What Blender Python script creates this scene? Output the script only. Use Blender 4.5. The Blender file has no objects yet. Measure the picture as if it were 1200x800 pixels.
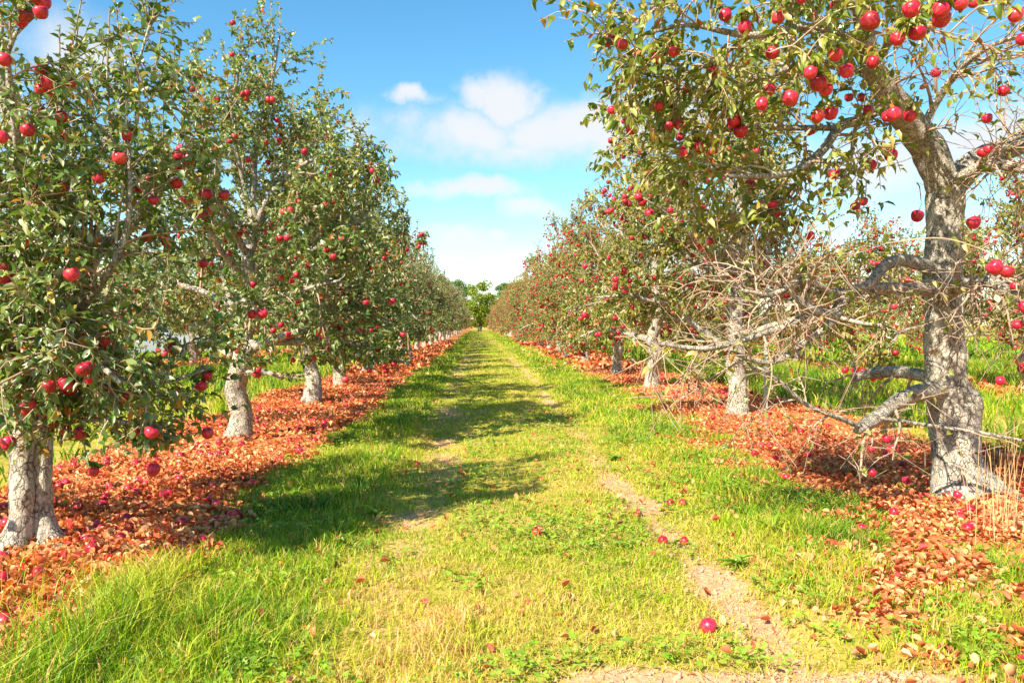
import bpy, math, random
import numpy as np
from mathutils import Vector, Matrix, Euler, noise as mnoise

R = math.radians
scene = bpy.context.scene
col = scene.collection

# ------------------------------------------------------------------ camera
CAM_H = 1.3
FPX = 28.0 / 36.0 * 1200.0
cam_d = bpy.data.cameras.new('camera')
cam_d.lens = 28.0; cam_d.sensor_width = 36.0
cam_d.clip_start = 0.05; cam_d.clip_end = 4000
cam = bpy.data.objects.new('camera', cam_d); col.objects.link(cam)
cam.location = (0, 0, CAM_H)
cam.rotation_euler = Euler((R(90 - 1.23), 0, R(-2.45)))
scene.camera = cam
_CR = cam.rotation_euler.to_matrix()

def ray(x, y):
    return (_CR @ Vector(((x - 600) / FPX, (400 - y) / FPX, -1))).normalized()

def at(x, y, Y):
    """world point at depth Y seen at photograph pixel (x, y)"""
    d = ray(x, y)
    return Vector((0, 0, CAM_H)) + d * (Y / d.y)

# ------------------------------------------------------------------ light
SUN_EL, SUN_AZ = R(41), R(223)          # azimuth clockwise from +Y
SX, SY = math.sin(SUN_AZ), math.cos(SUN_AZ)
sun_dir = Vector((SX * math.cos(SUN_EL), SY * math.cos(SUN_EL), math.sin(SUN_EL)))
sd = bpy.data.lights.new('sun', 'SUN'); sd.energy = 5.0; sd.angle = R(0.53); sd.color = (1.0, 0.92, 0.76)
sun = bpy.data.objects.new('sun', sd); col.objects.link(sun)
sun.rotation_euler = (-sun_dir).to_track_quat('-Z', 'Y').to_euler()
sun.location = (-20, -20, 30)

world = bpy.data.worlds.new('World'); scene.world = world; world.use_nodes = True
scene.view_settings.view_transform = 'Standard'
scene.view_settings.look = 'None'
scene.view_settings.gamma = 1.0
scene.view_settings.use_curve_mapping = False
scene.view_settings.exposure = 1.25
scene.cycles.max_bounces = 6; scene.cycles.diffuse_bounces = 3; scene.cycles.glossy_bounces = 2; scene.cycles.transmission_bounces = 4

class NT:
    """tiny node helper"""
    def __init__(s, tree):
        s.t = tree; s.t.nodes.clear()
    def n(s, typ, **kw):
        nd = s.t.nodes.new(typ)
        for k, v in kw.items(): setattr(nd, k, v)
        return nd
    def put(s, sock, v):
        if v is None: return
        if isinstance(v, bpy.types.NodeSocket): s.t.links.new(v, sock)
        else: sock.default_value = v
    def math(s, op, a, b=None, c=None, clamp=False):
        nd = s.n('ShaderNodeMath', operation=op, use_clamp=clamp)
        for i, v in enumerate((a, b, c)): s.put(nd.inputs[i], v)
        return nd.outputs[0]
    def noise(s, vec, scale, detail=4, rough=0.55, dist=0.0):
        nd = s.n('ShaderNodeTexNoise')
        s.put(nd.inputs['Vector'], vec); nd.inputs['Scale'].default_value = scale
        nd.inputs['Detail'].default_value = detail; nd.inputs['Roughness'].default_value = rough
        nd.inputs['Distortion'].default_value = dist
        return nd.outputs['Fac']
    def ramp(s, fac, stops, interp='LINEAR'):
        nd = s.n('ShaderNodeValToRGB'); cr = nd.color_ramp; cr.interpolation = interp
        while len(cr.elements) > 1: cr.elements.remove(cr.elements[-1])
        cr.elements[0].position = stops[0][0]; cr.elements[0].color = (*stops[0][1], 1)
        for p, c in stops[1:]:
            e = cr.elements.new(p); e.color = (*c, 1)
        s.put(nd.inputs[0], fac); return nd.outputs[0]
    def mix(s, fac, a, b, mode='MIX'):
        nd = s.n('ShaderNodeMix', data_type='RGBA', blend_type=mode)
        s.put(nd.inputs[0], fac)
        for i, v in ((6, a), (7, b)):
            if isinstance(v, tuple) and len(v) == 3: v = (*v, 1)
            s.put(nd.inputs[i], v)
        return nd.outputs[2]
    def rng(s, v, a, b, c=0.0, d=1.0, smooth=False):
        nd = s.n('ShaderNodeMapRange'); nd.clamp = True
        if smooth: nd.interpolation_type = 'SMOOTHSTEP'
        s.put(nd.inputs[0], v)
        for i, q in zip((1, 2, 3, 4), (a, b, c, d)): nd.inputs[i].default_value = q
        return nd.outputs[0]
    def attr(s, name):
        return s.n('ShaderNodeAttribute', attribute_name=name).outputs['Fac']

# sky with fair-weather clouds, all laid out by direction (the sky is at infinity)
w = NT(world.node_tree)
tc = w.n('ShaderNodeTexCoord').outputs['Generated']
sky = w.n('ShaderNodeTexSky', sky_type='NISHITA')
sky.sun_disc = False; sky.sun_elevation = SUN_EL; sky.sun_rotation = SUN_AZ
sky.altitude = 0; sky.air_density = 1.0; sky.dust_density = 0.1; sky.ozone_density = 2.0
sep = w.n('ShaderNodeSeparateXYZ'); w.put(sep.inputs[0], tc)
az0 = w.math('ARCTAN2', sep.outputs[0], sep.outputs[1])
el0 = w.math('ARCSINE', sep.outputs[2])
per = R(76)                               # the cloud field repeats round the horizon
azw = w.math('WRAP', az0, R(40), R(40) - per)
n1 = w.n('ShaderNodeTexNoise'); w.put(n1.inputs['Vector'], tc)
n1.inputs['Scale'].default_value = 9; n1.inputs['Detail'].default_value = 7; n1.inputs['Roughness'].default_value = 0.6
nsep = w.n('ShaderNodeSeparateColor'); w.put(nsep.inputs[0], n1.outputs['Color'])
az = w.math('MULTIPLY_ADD', w.math('SUBTRACT', nsep.outputs[0], 0.5), 0.2, azw)
el = w.math('MULTIPLY_ADD', w.math('SUBTRACT', nsep.outputs[1], 0.5), 0.085, el0)
puffs = [  # pixel centre, radii, weight
    (592, 112, 62, 34, 1.0), (545, 158, 95, 32, .8), (690, 150, 130, 38, .95), (790, 132, 110, 40, .8), (620, 175, 140, 26, .6),
    (478, 122, 36, 12, .8), (575, 225, 95, 17, .95), (632, 247, 55, 18, .7),
    (535, 288, 52, 20, 1.0), (575, 316, 80, 12, .55), (530, 338, 70, 12, .45), (585, 281, 22, 8, .7),
    (75, 60, 80, 50, .6), (1010, 190, 110, 45, .8), (1150, 160, 90, 40, .8), (430, 160, 60, 30, .4),
    (300, 330, 120, 22, .5), (780, 300, 110, 20, .5), (230, 250, 90, 22, .5),
    (300, -260, 160, 70, .6), (900, -330, 200, 60, .6), (60, -480, 160, 60, .5), (650, -600, 160, 70, .5)]
acc = None
for (x, y, rx, ry, wt) in puffs:
    d = ray(x, y); a = math.atan2(d.x, d.y); e = math.asin(d.z)
    da = w.math('MULTIPLY', w.math('SUBTRACT', az, a), FPX / (rx * 1.18))
    de = w.math('MULTIPLY', w.math('SUBTRACT', el, e), FPX / (ry * 1.22))
    q = w.math('SQRT', w.math('MULTIPLY_ADD', da, da, w.math('MULTIPLY', de, de)))
    v = w.math('MULTIPLY', w.math('SUBTRACT', 1.0, q, clamp=True), wt)
    acc = v if acc is None else w.math('MAXIMUM', acc, v)
fine = w.noise(tc, 20, 8, 0.62)
dens = w.math('ADD', w.math('MULTIPLY', acc, 1.05), w.math('MULTIPLY', w.math('SUBTRACT', fine, .5), w.rng(acc, 0, .3, 0, .6)))
cl = w.math('MULTIPLY', w.rng(dens, 0.02, 0.72, 0, 1, True), 0.92)
bg = w.n('ShaderNodeBackground')
SKY_K = 0.095
CLOUD = 0.405 / SKY_K
hs = w.n('ShaderNodeHueSaturation'); hs.inputs['Saturation'].default_value = 1.28; hs.inputs['Hue'].default_value = 0.487; w.put(hs.inputs['Color'], sky.outputs[0])
w.put(bg.inputs[0], w.mix(cl, hs.outputs[0], (CLOUD * 0.97, CLOUD * 0.985, CLOUD * 1.0)))
bg.inputs[1].default_value = SKY_K
w.put(w.n('ShaderNodeOutputWorld').inputs[0], bg.outputs[0])

# ------------------------------------------------------------------ helpers
def tag(o, label=None, cat=None, group=None, kind=None):
    if label: o['label'] = label
    if cat: o['category'] = cat
    if group: o['group'] = group
    if kind: o['kind'] = kind
    return o

def link(name, mesh, parent=None, mat=None):
    o = bpy.data.objects.new(name, mesh); col.objects.link(o)
    if parent is not None: o.parent = parent
    if mat is not None and mesh is not None and not mesh.materials: mesh.materials.append(mat)
    return o

def mesh_np(name, V, F, attrs=None, smooth=False, mat=None):
    """V (n,3); F (m,k) with constant k"""
    V = np.ascontiguousarray(V, dtype=np.float32); F = np.ascontiguousarray(F, dtype=np.int32)
    m = bpy.data.meshes.new(name)
    k = F.shape[1]
    m.vertices.add(len(V)); m.vertices.foreach_set('co', V.ravel())
    m.loops.add(F.size); m.loops.foreach_set('vertex_index', F.ravel())
    m.polygons.add(len(F))
    m.polygons.foreach_set('loop_start', np.arange(0, F.size, k, dtype=np.int32))
    m.polygons.foreach_set('loop_total', np.full(len(F), k, dtype=np.int32))
    if smooth: m.polygons.foreach_set('use_smooth', np.ones(len(F), dtype=bool))
    for an, av in (attrs or {}).items():
        a = m.attributes.new(an, 'FLOAT', 'POINT'); a.data.foreach_set('value', np.ascontiguousarray(av, dtype=np.float32))
    m.update(calc_edges=True)
    if mat: m.materials.append(mat)
    return m

def hashf(ix, iy, seed):
    h = (ix.astype(np.int64) * 374761393 + iy.astype(np.int64) * 668265263 + seed * 974634777) & 0x7fffffff
    h = ((h ^ (h >> 13)) * 1274126177) & 0x7fffffff
    h = h ^ (h >> 16)
    return (h & 0xffff) / 65535.0

def vnoise(x, y, scale, seed=0):
    x = np.asarray(x, dtype=np.float64) / scale; y = np.asarray(y, dtype=np.float64) / scale
    ix, iy = np.floor(x), np.floor(y); fx, fy = x - ix, y - iy
    fx = fx * fx * (3 - 2 * fx); fy = fy * fy * (3 - 2 * fy)
    a, b = hashf(ix, iy, seed), hashf(ix + 1, iy, seed)
    c, d = hashf(ix, iy + 1, seed), hashf(ix + 1, iy + 1, seed)
    return (a * (1 - fx) + b * fx) * (1 - fy) + (c * (1 - fx) + d * fx) * fy

def sstep(x, a, b):
    t = np.clip((x - a) / (b - a), 0, 1); return t * t * (3 - 2 * t)

# ------------------------------------------------------------------ materials
def new_mat(name):
    m = bpy.data.materials.new(name); m.use_nodes = True
    return m, NT(m.node_tree)

def finish(nt, color, rough=0.6, bump=None, bstr=0.3, bdist=0.01, trans=None, tfac=0.35, spec=0.3, coat=0):
    p = nt.n('ShaderNodeBsdfPrincipled')
    nt.put(p.inputs['Base Color'], color if not (isinstance(color, tuple) and len(color) == 3) else (*color, 1))
    nt.put(p.inputs['Roughness'], rough)
    p.inputs['Specular IOR Level'].default_value = spec
    p.inputs['Coat Weight'].default_value = coat
    if bump is not None:
        b = nt.n('ShaderNodeBump'); b.inputs['Strength'].default_value = bstr; b.inputs['Distance'].default_value = bdist
        nt.put(b.inputs['Height'], bump); nt.put(p.inputs['Normal'], b.outputs[0])
    sh = p.outputs[0]
    if trans is not None:
        t = nt.n('ShaderNodeBsdfTranslucent'); nt.put(t.inputs[0], trans)
        mx = nt.n('ShaderNodeMixShader'); mx.inputs[0].default_value = tfac
        nt.t.links.new(sh, mx.inputs[1]); nt.t.links.new(t.outputs[0], mx.inputs[2]); sh = mx.outputs[0]
    nt.put(nt.n('ShaderNodeOutputMaterial').inputs[0], sh)

def leaf_mat(name, stops, tfac=0.32, rough=0.36, spec=0.5):
    m, nt = new_mat(name)
    c = nt.ramp(nt.attr('tint'), stops)
    g = nt.n('ShaderNodeNewGeometry').outputs['Position']
    c = nt.mix(nt.rng(nt.noise(g, 60, 2), .35, .7), c, nt.mix(0.5, c, nt.mix(1.0, c, (0.75, 0.78, 0.6), 'MULTIPLY')))
    t = nt.mix(1.0, c, (1.25, 1.3, 0.55), 'MULTIPLY')
    finish(nt, c, rough, trans=t, tfac=tfac, spec=spec)
    return m

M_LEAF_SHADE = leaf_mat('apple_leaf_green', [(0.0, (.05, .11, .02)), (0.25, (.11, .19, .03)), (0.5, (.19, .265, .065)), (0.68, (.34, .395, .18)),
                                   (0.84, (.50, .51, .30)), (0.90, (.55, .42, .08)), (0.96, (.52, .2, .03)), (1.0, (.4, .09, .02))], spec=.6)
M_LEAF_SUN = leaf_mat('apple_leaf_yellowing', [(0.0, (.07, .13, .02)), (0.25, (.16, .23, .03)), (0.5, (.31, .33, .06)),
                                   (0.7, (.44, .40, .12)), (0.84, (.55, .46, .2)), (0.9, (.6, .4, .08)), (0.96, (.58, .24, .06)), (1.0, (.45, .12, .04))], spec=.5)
M_LITTER = leaf_mat('fallen_leaf_orange', [(0.0, (.16, .05, .025)), (0.2, (.50, .12, .05)), (0.45, (.8, .23, .09)), (0.68, (.84, .40, .17)),
                                   (0.87, (.8, .5, .28)), (0.93, (.7, .09, .05)), (0.97, (.62, .04, .07)), (1.0, (.35, .34, .05))], tfac=0.2, rough=0.6, spec=0.25)
M_GRASS = leaf_mat('grass_blade', [(0.0, (.05, .15, .010)), (0.3, (.17, .33, .010)), (0.55, (.37, .48, .012)), (0.75, (.52, .50, .035)),
                                   (0.88, (.70, .45, .15)), (1.0, (.72, .42, .2))], tfac=0.3, rough=0.5, spec=0.3)
M_WEED = leaf_mat('weed_leaf', [(0.0, (.12, .27, .02)), (0.5, (.24, .40, .03)), (1.0, (.36, .46, .05))], tfac=0.3)
M_FAR = leaf_mat('far_tree_leaf', [(0.0, (.04, .1, .02)), (0.4, (.09, .19, .025)), (0.75, (.16, .28, .035)), (1.0, (.24, .34, .05))])
M_FARY = leaf_mat('far_tree_leaf_yellow', [(0.0, (.08, .14, .015)), (0.4, (.2, .28, .02)), (0.75, (.34, .4, .03)), (1.0, (.45, .45, .05))])

def bark_mat(name, c0, c1, c2, scale=1.0):
    """pale flaking apple bark: small plates of uneven tone, dark fissures, grey and green lichen"""
    m, nt = new_mat(name)
    tcn = nt.n('ShaderNodeTexCoord').outputs['Object']
    wn = nt.n('ShaderNodeTexNoise'); nt.put(wn.inputs['Vector'], tcn); wn.inputs['Scale'].default_value = 18 * scale; wn.inputs['Detail'].default_value = 4
    ad = nt.n('ShaderNodeVectorMath', operation='MULTIPLY_ADD'); nt.put(ad.inputs[0], wn.outputs['Color']); ad.inputs[1].default_value = (.05, .05, .05); nt.put(ad.inputs[2], tcn)
    mp = nt.n('ShaderNodeMapping'); mp.inputs['Scale'].default_value = (1, 1, 0.5); nt.put(mp.inputs['Vector'], ad.outputs[0])
    v = mp.outputs[0]
    big = nt.noise(tcn, 4 * scale, 4, .6)
    fn = nt.noise(v, 60 * scale, 6, .7)
    def vor(feat, sc):
        q = nt.n('ShaderNodeTexVoronoi', feature=feat); q.inputs['Scale'].default_value = sc; nt.put(q.inputs['Vector'], v); return q
    cell = nt.n('ShaderNodeSeparateColor'); nt.put(cell.inputs[0], vor('F1', 42 * scale).outputs['Color'])
    edge = nt.rng(vor('DISTANCE_TO_EDGE', 42 * scale).outputs['Distance'], 0, .16, 1, 0)
    rid = nt.noise(v, 22 * scale, 5, .65)
    fis = nt.math('MULTIPLY', edge, nt.rng(rid, .42, .6))
    c = nt.mix(nt.rng(big, .38, .62), c0, c1)
    c = nt.mix(nt.math('MULTIPLY', nt.rng(cell.outputs[0], .45, 1.0), .5), c, c2)
    c = nt.mix(nt.math('MULTIPLY', nt.rng(fn, .5, .66), .6), c, c2)
    c = nt.mix(nt.math('MULTIPLY', nt.rng(nt.noise(tcn, 11 * scale, 5, .7), .54, .62), .55), c, (.22, .19, .16))
    c = nt.mix(nt.math('MULTIPLY', nt.rng(nt.noise(tcn, 15 * scale, 4, .7, .3), .57, .63), .6), c, (.36, .38, .22))
    c = nt.mix(nt.math('MULTIPLY', fis, .6), c, (.10, .075, .055))
    h = nt.math('ADD', nt.math('MULTIPLY', fn, .5), nt.math('MULTIPLY', cell.outputs[1], .5))
    h = nt.math('SUBTRACT', nt.math('ADD', h, nt.math('MULTIPLY', rid, 1.2)), nt.math('MULTIPLY', fis, .9))
    finish(nt, c, .88, bump=h, bstr=1.0, bdist=.022, spec=.1)
    return m
M_BARK = bark_mat('bark_trunk', (.68, .59, .46), (.50, .44, .36), (.25, .21, .175))
M_BARK_LIMB = bark_mat('bark_limb', (.70, .61, .48), (.52, .45, .37), (.26, .215, .175), 1.5)
M_BARK_FAR = bark_mat('bark_far', (.12, .10, .08), (.09, .075, .06), (.05, .04, .03), .4)
m_, nt_ = new_mat('twig_bark')
g_ = nt_.n('ShaderNodeNewGeometry').outputs['Position']
finish(nt_, nt_.mix(nt_.rng(nt_.noise(g_, 9, 3), .35, .65), (.27, .17, .11), (.5, .37, .26)), .8, spec=.15)
M_TWIG = m_

def apple_mat(name, base_stops, tintattr=False):
    """k: texture coordinates are apple-sized for single apples, metres for the massed ones"""
    k = 12.0 if tintattr else 1.0
    m, nt = new_mat(name)
    tcn = nt.n('ShaderNodeTexCoord').outputs['Object']
    rnd = nt.attr('tint') if tintattr else nt.n('ShaderNodeObjectInfo').outputs['Random']
    n_ = nt.noise(tcn, 1.6 * k, 3, .5)
    f = nt.math('ADD', nt.math('MULTIPLY', rnd, .7), nt.math('MULTIPLY', nt.math('SUBTRACT', n_, .35), .75), clamp=True)
    c = nt.ramp(f, base_stops)
    mp = nt.n('ShaderNodeMapping'); mp.inputs['Scale'].default_value = (1, 1, .1); nt.put(mp.inputs['Vector'], tcn)
    c = nt.mix(nt.math('MULTIPLY', nt.rng(nt.noise(mp.outputs[0], 9 * k, 3), .48, .75), .45), c, (.62, .2, .05))
    vo = nt.n('ShaderNodeTexVoronoi'); vo.inputs['Scale'].default_value = 11 * k; nt.put(vo.inputs['Vector'], tcn)
    c = nt.mix(nt.rng(vo.outputs['Distance'], .06, .16, .35, 0), c, (.7, .42, .25))
    c = nt.mix(nt.math('MULTIPLY', nt.rng(nt.noise(tcn, 2.4 * k, 4, .6), .66, .70), .8), c, (.2, .09, .035))
    finish(nt, c, nt.rng(n_, .3, .7, .26, .42), spec=.4)
    return m
AP = [(0.0, (.15, .003, .014)), (0.3, (.38, .004, .030)), (0.6, (.56, .008, .055)), (.84, (.62, .03, .055)), (.95, (.64, .14, .05)), (1.0, (.55, .35, .07))]
M_APPLE = apple_mat('apple_skin', AP)
M_APPLES = apple_mat('apple_skin_mass', AP, True)
m_, nt_ = new_mat('apple_stem'); finish(nt_, (.12, .07, .03), .8); M_STEM = m_

# ------------------------------------------------------------------ ground
TRK_L, TRK_R = -0.47, 1.27
def tracks(x, y):
    wob = (vnoise(x * 0, y, 2.3, 11) - .5) * .22
    n = vnoise(x, y, .45, 3) * .7 + vnoise(x, y, .15, 4) * .3
    near = 1 - sstep(y, 25, 70) * .6
    r = np.exp(-((x - TRK_R - wob) / .17) ** 2) * (.28 + .95 * n) * near * (1 - .35 * sstep(y, 4.5, 9))
    l = np.exp(-((x - TRK_L + wob) / .30) ** 2) * (.15 + .85 * n) * near * .75
    s = np.exp(-((y - 2.72 - .12 * (vnoise(x, y, .3, 5) - .5)) / .22) ** 2) * sstep(x, .1, .55) * (1 - sstep(x, 1.5, 2.1)) * 1.3
    return np.clip(np.maximum(np.maximum(r, l), s), 0, 1)

def litter(x, y):
    e = (vnoise(x, y, .9, 21) - .5) * 1.0 + (vnoise(x, y, .25, 22) - .5) * .5
    e2 = (vnoise(x, y, 1.1, 31) - .5) * 1.3 + (vnoise(x, y, .25, 32) - .5) * .7
    L = sstep(x + e * .5, -3.9, -3.5) * (1 - sstep(x + e * .5, -1.85, -1.45))
    L = L * sstep(y, .8, 1.5)
    sh_ = .55 * sstep(y, 8, 15) - .45 * (1 - sstep(y, 4.6, 6.2))
    Rr = sstep(x + e2 * 1.0 - sh_, 2.2, 3.1) * (1 - sstep(x + e2 * .6, 4.8, 5.4))
    Rr = Rr * np.clip(sstep(vnoise(x, y, .6, 35) * .6 + vnoise(x, y, .2, 36) * .4, .22, .48) + sstep(x, 2.8, 3.3), .2, 1)
    R2 = sstep(x + e2 * .5, 8.8, 9.3) * (1 - sstep(x + e2 * .5, 10.9, 11.6)) * .9
    L2 = sstep(x + e * .5, -10.4, -9.9) * (1 - sstep(x + e * .5, -8.6, -8.1)) * .9
    return np.clip(np.maximum(np.maximum(L, Rr), np.maximum(R2, L2)), 0, 1)

def gz(x, y):
    x = np.asarray(x, dtype=np.float64); y = np.asarray(y, dtype=np.float64)
    f = 1 - sstep(np.hypot(x, y), 40, 90)
    z = (vnoise(x, y, 1.7, 41) - .5) * .06 + (vnoise(x, y, .35, 42) - .5) * .022
    z = z - .035 * np.exp(-((x - TRK_R) / .25) ** 2) - .025 * np.exp(-((x - TRK_L) / .28) ** 2)
    return z * f
def gzs(x, y): return float(gz(np.array([x]), np.array([y]))[0])

def lines(lo, hi, d, far, g=1.18):
    a = list(np.arange(lo, hi + 1e-6, d)); s = d; v = hi
    while v < far: s *= g; v += s; a.append(v)
    s = d; v = lo; b = []
    while v > -far: s *= g; v -= s; b.append(v)
    return np.array(b[::-1] + a)
gx = lines(-5, 6.2, .09, 1500); gy = lines(1.5, 14, .09, 1500, 1.12)
GX, GY = np.meshgrid(gx, gy); nx, ny = len(gx), len(gy)
fx, fy = GX.ravel(), GY.ravel()
V = np.stack([fx, fy, gz(fx, fy)], 1)
idx = np.arange(nx * ny).reshape(ny, nx)
F = np.stack([idx[:-1, :-1], idx[:-1, 1:], idx[1:, 1:], idx[1:, :-1]], -1).reshape(-1, 4)
m_, nt = new_mat('orchard_ground')
pos = nt.n('ShaderNodeNewGeometry').outputs['Position']
nA = nt.noise(pos, 1.3, 4); nB = nt.noise(pos, 22, 5, .65); nC = nt.noise(pos, 90, 3, .6)
thatch = nt.ramp(nt.math('ADD', nt.math('MULTIPLY', nA, .5), nt.math('MULTIPLY', nB, .5)),
                 [(.3, (.12, .15, .012)), (.44, (.27, .26, .03)), (.56, (.44, .33, .07)), (.72, (.62, .38, .15))])
dirt = nt.ramp(nt.math('ADD', nt.math('MULTIPLY', nB, .6), nt.math('MULTIPLY', nC, .4)),
               [(.3, (.40, .18, .09)), (.5, (.62, .33, .19)), (.7, (.76, .48, .32))])
lit = nt.ramp(nt.math('ADD', nt.math('MULTIPLY', nB, .5), nt.math('MULTIPLY', nC, .5)),
              [(.3, (.2, .08, .03)), (.45, (.46, .16, .05)), (.6, (.66, .27, .1)), (.75, (.7, .4, .2))])
c = nt.mix(nt.rng(nt.math('ADD', nt.attr('dirt'), nt.math('MULTIPLY', nt.math('SUBTRACT', nB, .5), .6)), .3, .6), thatch, dirt)
c = nt.mix(nt.rng(nt.math('ADD', nt.attr('litter'), nt.math('MULTIPLY', nt.math('SUBTRACT', nB, .5), .5)), .35, .6), c, lit)
finish(nt, c, .9, bump=nt.math('ADD', nt.math('MULTIPLY', nB, .7), nt.math('MULTIPLY', nC, .3)), bstr=.7, bdist=.03, spec=.1)
ground = link('ground', mesh_np('ground', V, F, {'dirt': tracks(fx, fy), 'litter': litter(fx, fy)}, True, m_))
tag(ground, kind='structure')

# ------------------------------------------------------------------ leaf meshes
def leaf_geom(P, D, N, S, T, W=.5, hi=False, fold=.18, droop=.15):
    """many leaves in one mesh: base P, direction D, normal N, size S, tint T"""
    D = D / np.linalg.norm(D, axis=1, keepdims=True)
    X = np.cross(D, N); X /= np.maximum(np.linalg.norm(X, axis=1, keepdims=True), 1e-6)
    Z = np.cross(X, D)
    if hi:
        loc = np.array([[0, 0, 0], [-.5, .3, fold], [-.42, .68, fold * .8 - droop * .4], [0, 1, -droop], [.42, .68, fold * .8 - droop * .4], [.5, .3, fold], [0, .33, .02], [0, .68, -droop * .35]])
        fc = np.array([[0, 6, 1], [0, 5, 6], [1, 6, 7], [1, 7, 2], [6, 5, 4], [6, 4, 7], [2, 7, 3], [7, 4, 3]])
    else:
        loc = np.array([[0, 0, 0], [-.5, .45, fold], [0, 1, -droop], [.5, .45, fold]])
        fc = np.array([[0, 2, 1], [0, 3, 2]])
    k = len(loc)
    L = loc[None] * S[:, None, None]
    q_ = np.random.RandomState(len(P)); L = L * np.stack([q_.uniform(.75, 1.15, len(P)), np.ones(len(P)), q_.uniform(-.3, 2.6, len(P))], 1)[:, None]
    V = P[:, None] + L[..., 0:1] * W * X[:, None] + L[..., 1:2] * D[:, None] + L[..., 2:3] * Z[:, None]
    n = len(P)
    F = (fc[None] + (np.arange(n) * k)[:, None, None]).reshape(-1, 3)
    return V.reshape(-1, 3), F, np.repeat(T, k)

def single_leaf(name, mat, tint, W=.55, fold=.2, droop=.2, seed=0):
    P = np.zeros((1, 3)); D = np.array([[0, 1., 0]]); N = np.array([[0, 0, 1.]])
    V, F, T = leaf_geom(P, D, N, np.array([1.]), np.array([tint]), W, True, fold, droop)
    return mesh_np(name, V, F, {'tint': T}, False, mat)

# ------------------------------------------------------------------ apples
def apple_verts(seg=12):
    prof = [(.06, -.40), (.20, -.47), (.36, -.36), (.47, -.12), (.50, .10), (.45, .30), (.30, .42), (.14, .40), (.04, .30)]
    V = []; 
    for r, z in prof:
        for i in range(seg):
            a = 2 * math.pi * i / seg
            k = 1 + .03 * math.cos(5 * a) * (1 if z < -.2 else .3)
            V.append((r * k * math.cos(a), r * k * math.sin(a), z * .96))
    F = []
    for j in range(len(prof) - 1):
        for i in range(seg):
            F.append((j * seg + i, j * seg + (i + 1) % seg, (j + 1) * seg + (i + 1) % seg, (j + 1) * seg + i))
    F.append(tuple(range(seg))[::-1]); b = (len(prof) - 1) * seg; F.append(tuple(range(b, b + seg)))
    return V, F
def apple_mesh(name, seed):
    V, F = apple_verts(14); rr = random.Random(seed)
    sx, sy = 1 + rr.uniform(-.05, .05), 1 + rr.uniform(-.05, .05); sh = rr.uniform(-.1, .1)
    V = [(x * sx + sh * z * .3, y * sy, z * (1 + sh)) for x, y, z in V]
    nb = len(F)
    o = len(V); q = [(0, 0, .26), (.03, .01, .45), (.09, .02, .62)]
    for (x, y, z) in q:
        for i in range(4):
            a = math.pi / 2 * i; V.append((x + .025 * math.cos(a), y + .025 * math.sin(a), z))
    for j in range(2):
        for i in range(4): F.append((o + j * 4 + i, o + j * 4 + (i + 1) % 4, o + j * 4 + 4 + (i + 1) % 4, o + j * 4 + 4 + i))
    m = bpy.data.meshes.new(name); m.from_pydata(V, [], F); m.materials.append(M_APPLE); m.materials.append(M_STEM)
    for i, p in enumerate(m.polygons):
        p.use_smooth = True
        if i >= nb: p.material_index = 1
    return m
APPLE_MESH = [apple_mesh('apple', s) for s in range(4)]

def apples_mass(pts, sizes, tints):
    base, f = apple_verts(7); base = np.array(base)[7:-7:1]
    pr = [[i * 7 + k for k in range(7)] for i in range(7)]
    F = [(pr[j][i], pr[j][(i + 1) % 7], pr[j + 1][(i + 1) % 7], pr[j + 1][i]) for j in (0, 1, 2, 3, 4, 5) for i in range(7)]
    F = np.array(F); n = len(pts)
    V = pts[:, None] + base[None] * sizes[:, None, None]
    FF = (F[None] + (np.arange(n) * len(base))[:, None, None]).reshape(-1, 4)
    return mesh_np('apples', V.reshape(-1, 3), FF, {'tint': np.repeat(tints, len(base))}, True, M_APPLES)

# ------------------------------------------------------------------ branches
def tube(pts, rad, sides, rough=0.0, seed=0, cap=True, flare=None):
    pts = [Vector(p) for p in pts]; n = len(pts)
    V = []; F = []
    t = (pts[1] - pts[0]).normalized()
    u = t.orthogonal().normalized()
    for i in range(n):
        tt = (pts[min(i + 1, n - 1)] - pts[max(i - 1, 0)])
        if tt.length > 1e-9: t = tt.normalized()
        u = (u - t * u.dot(t)); u = u.normalized() if u.length > 1e-6 else t.orthogonal().normalized()
        v = t.cross(u)
        for k in range(sides):
            a = 2 * math.pi * k / sides
            d = u * math.cos(a) + v * math.sin(a)
            r = rad[i]
            if rough:
                q = pts[i] + d * r
                r *= 1 + rough * (mnoise.noise(Vector((q.x * 7 + seed, q.y * 7, q.z * 4))) + .6 * mnoise.noise(Vector((q.x * 19, q.y * 19 + seed, q.z * 12))))
            if flare: r += flare(pts[i], d)
            V.append(pts[i] + d * r)
    for i in range(n - 1):
        for k in range(sides):
            F.append((i * sides + k, i * sides + (k + 1) % sides, (i + 1) * sides + (k + 1) % sides, (i + 1) * sides + k))
    if cap and sides > 3:
        F.append(tuple(range(sides))[::-1]); F.append(tuple(range((n - 1) * sides, n * sides)))
    return V, F

def tube_mesh(name, pts, rad, sides, mat, rough=0, seed=0, flare=None):
    V, F = tube(pts, rad, sides, rough, seed, True, flare)
    m = bpy.data.meshes.new(name); m.from_pydata(V, [], F); m.materials.append(mat)
    m.polygons.foreach_set('use_smooth', [True] * len(F))
    return m

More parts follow.
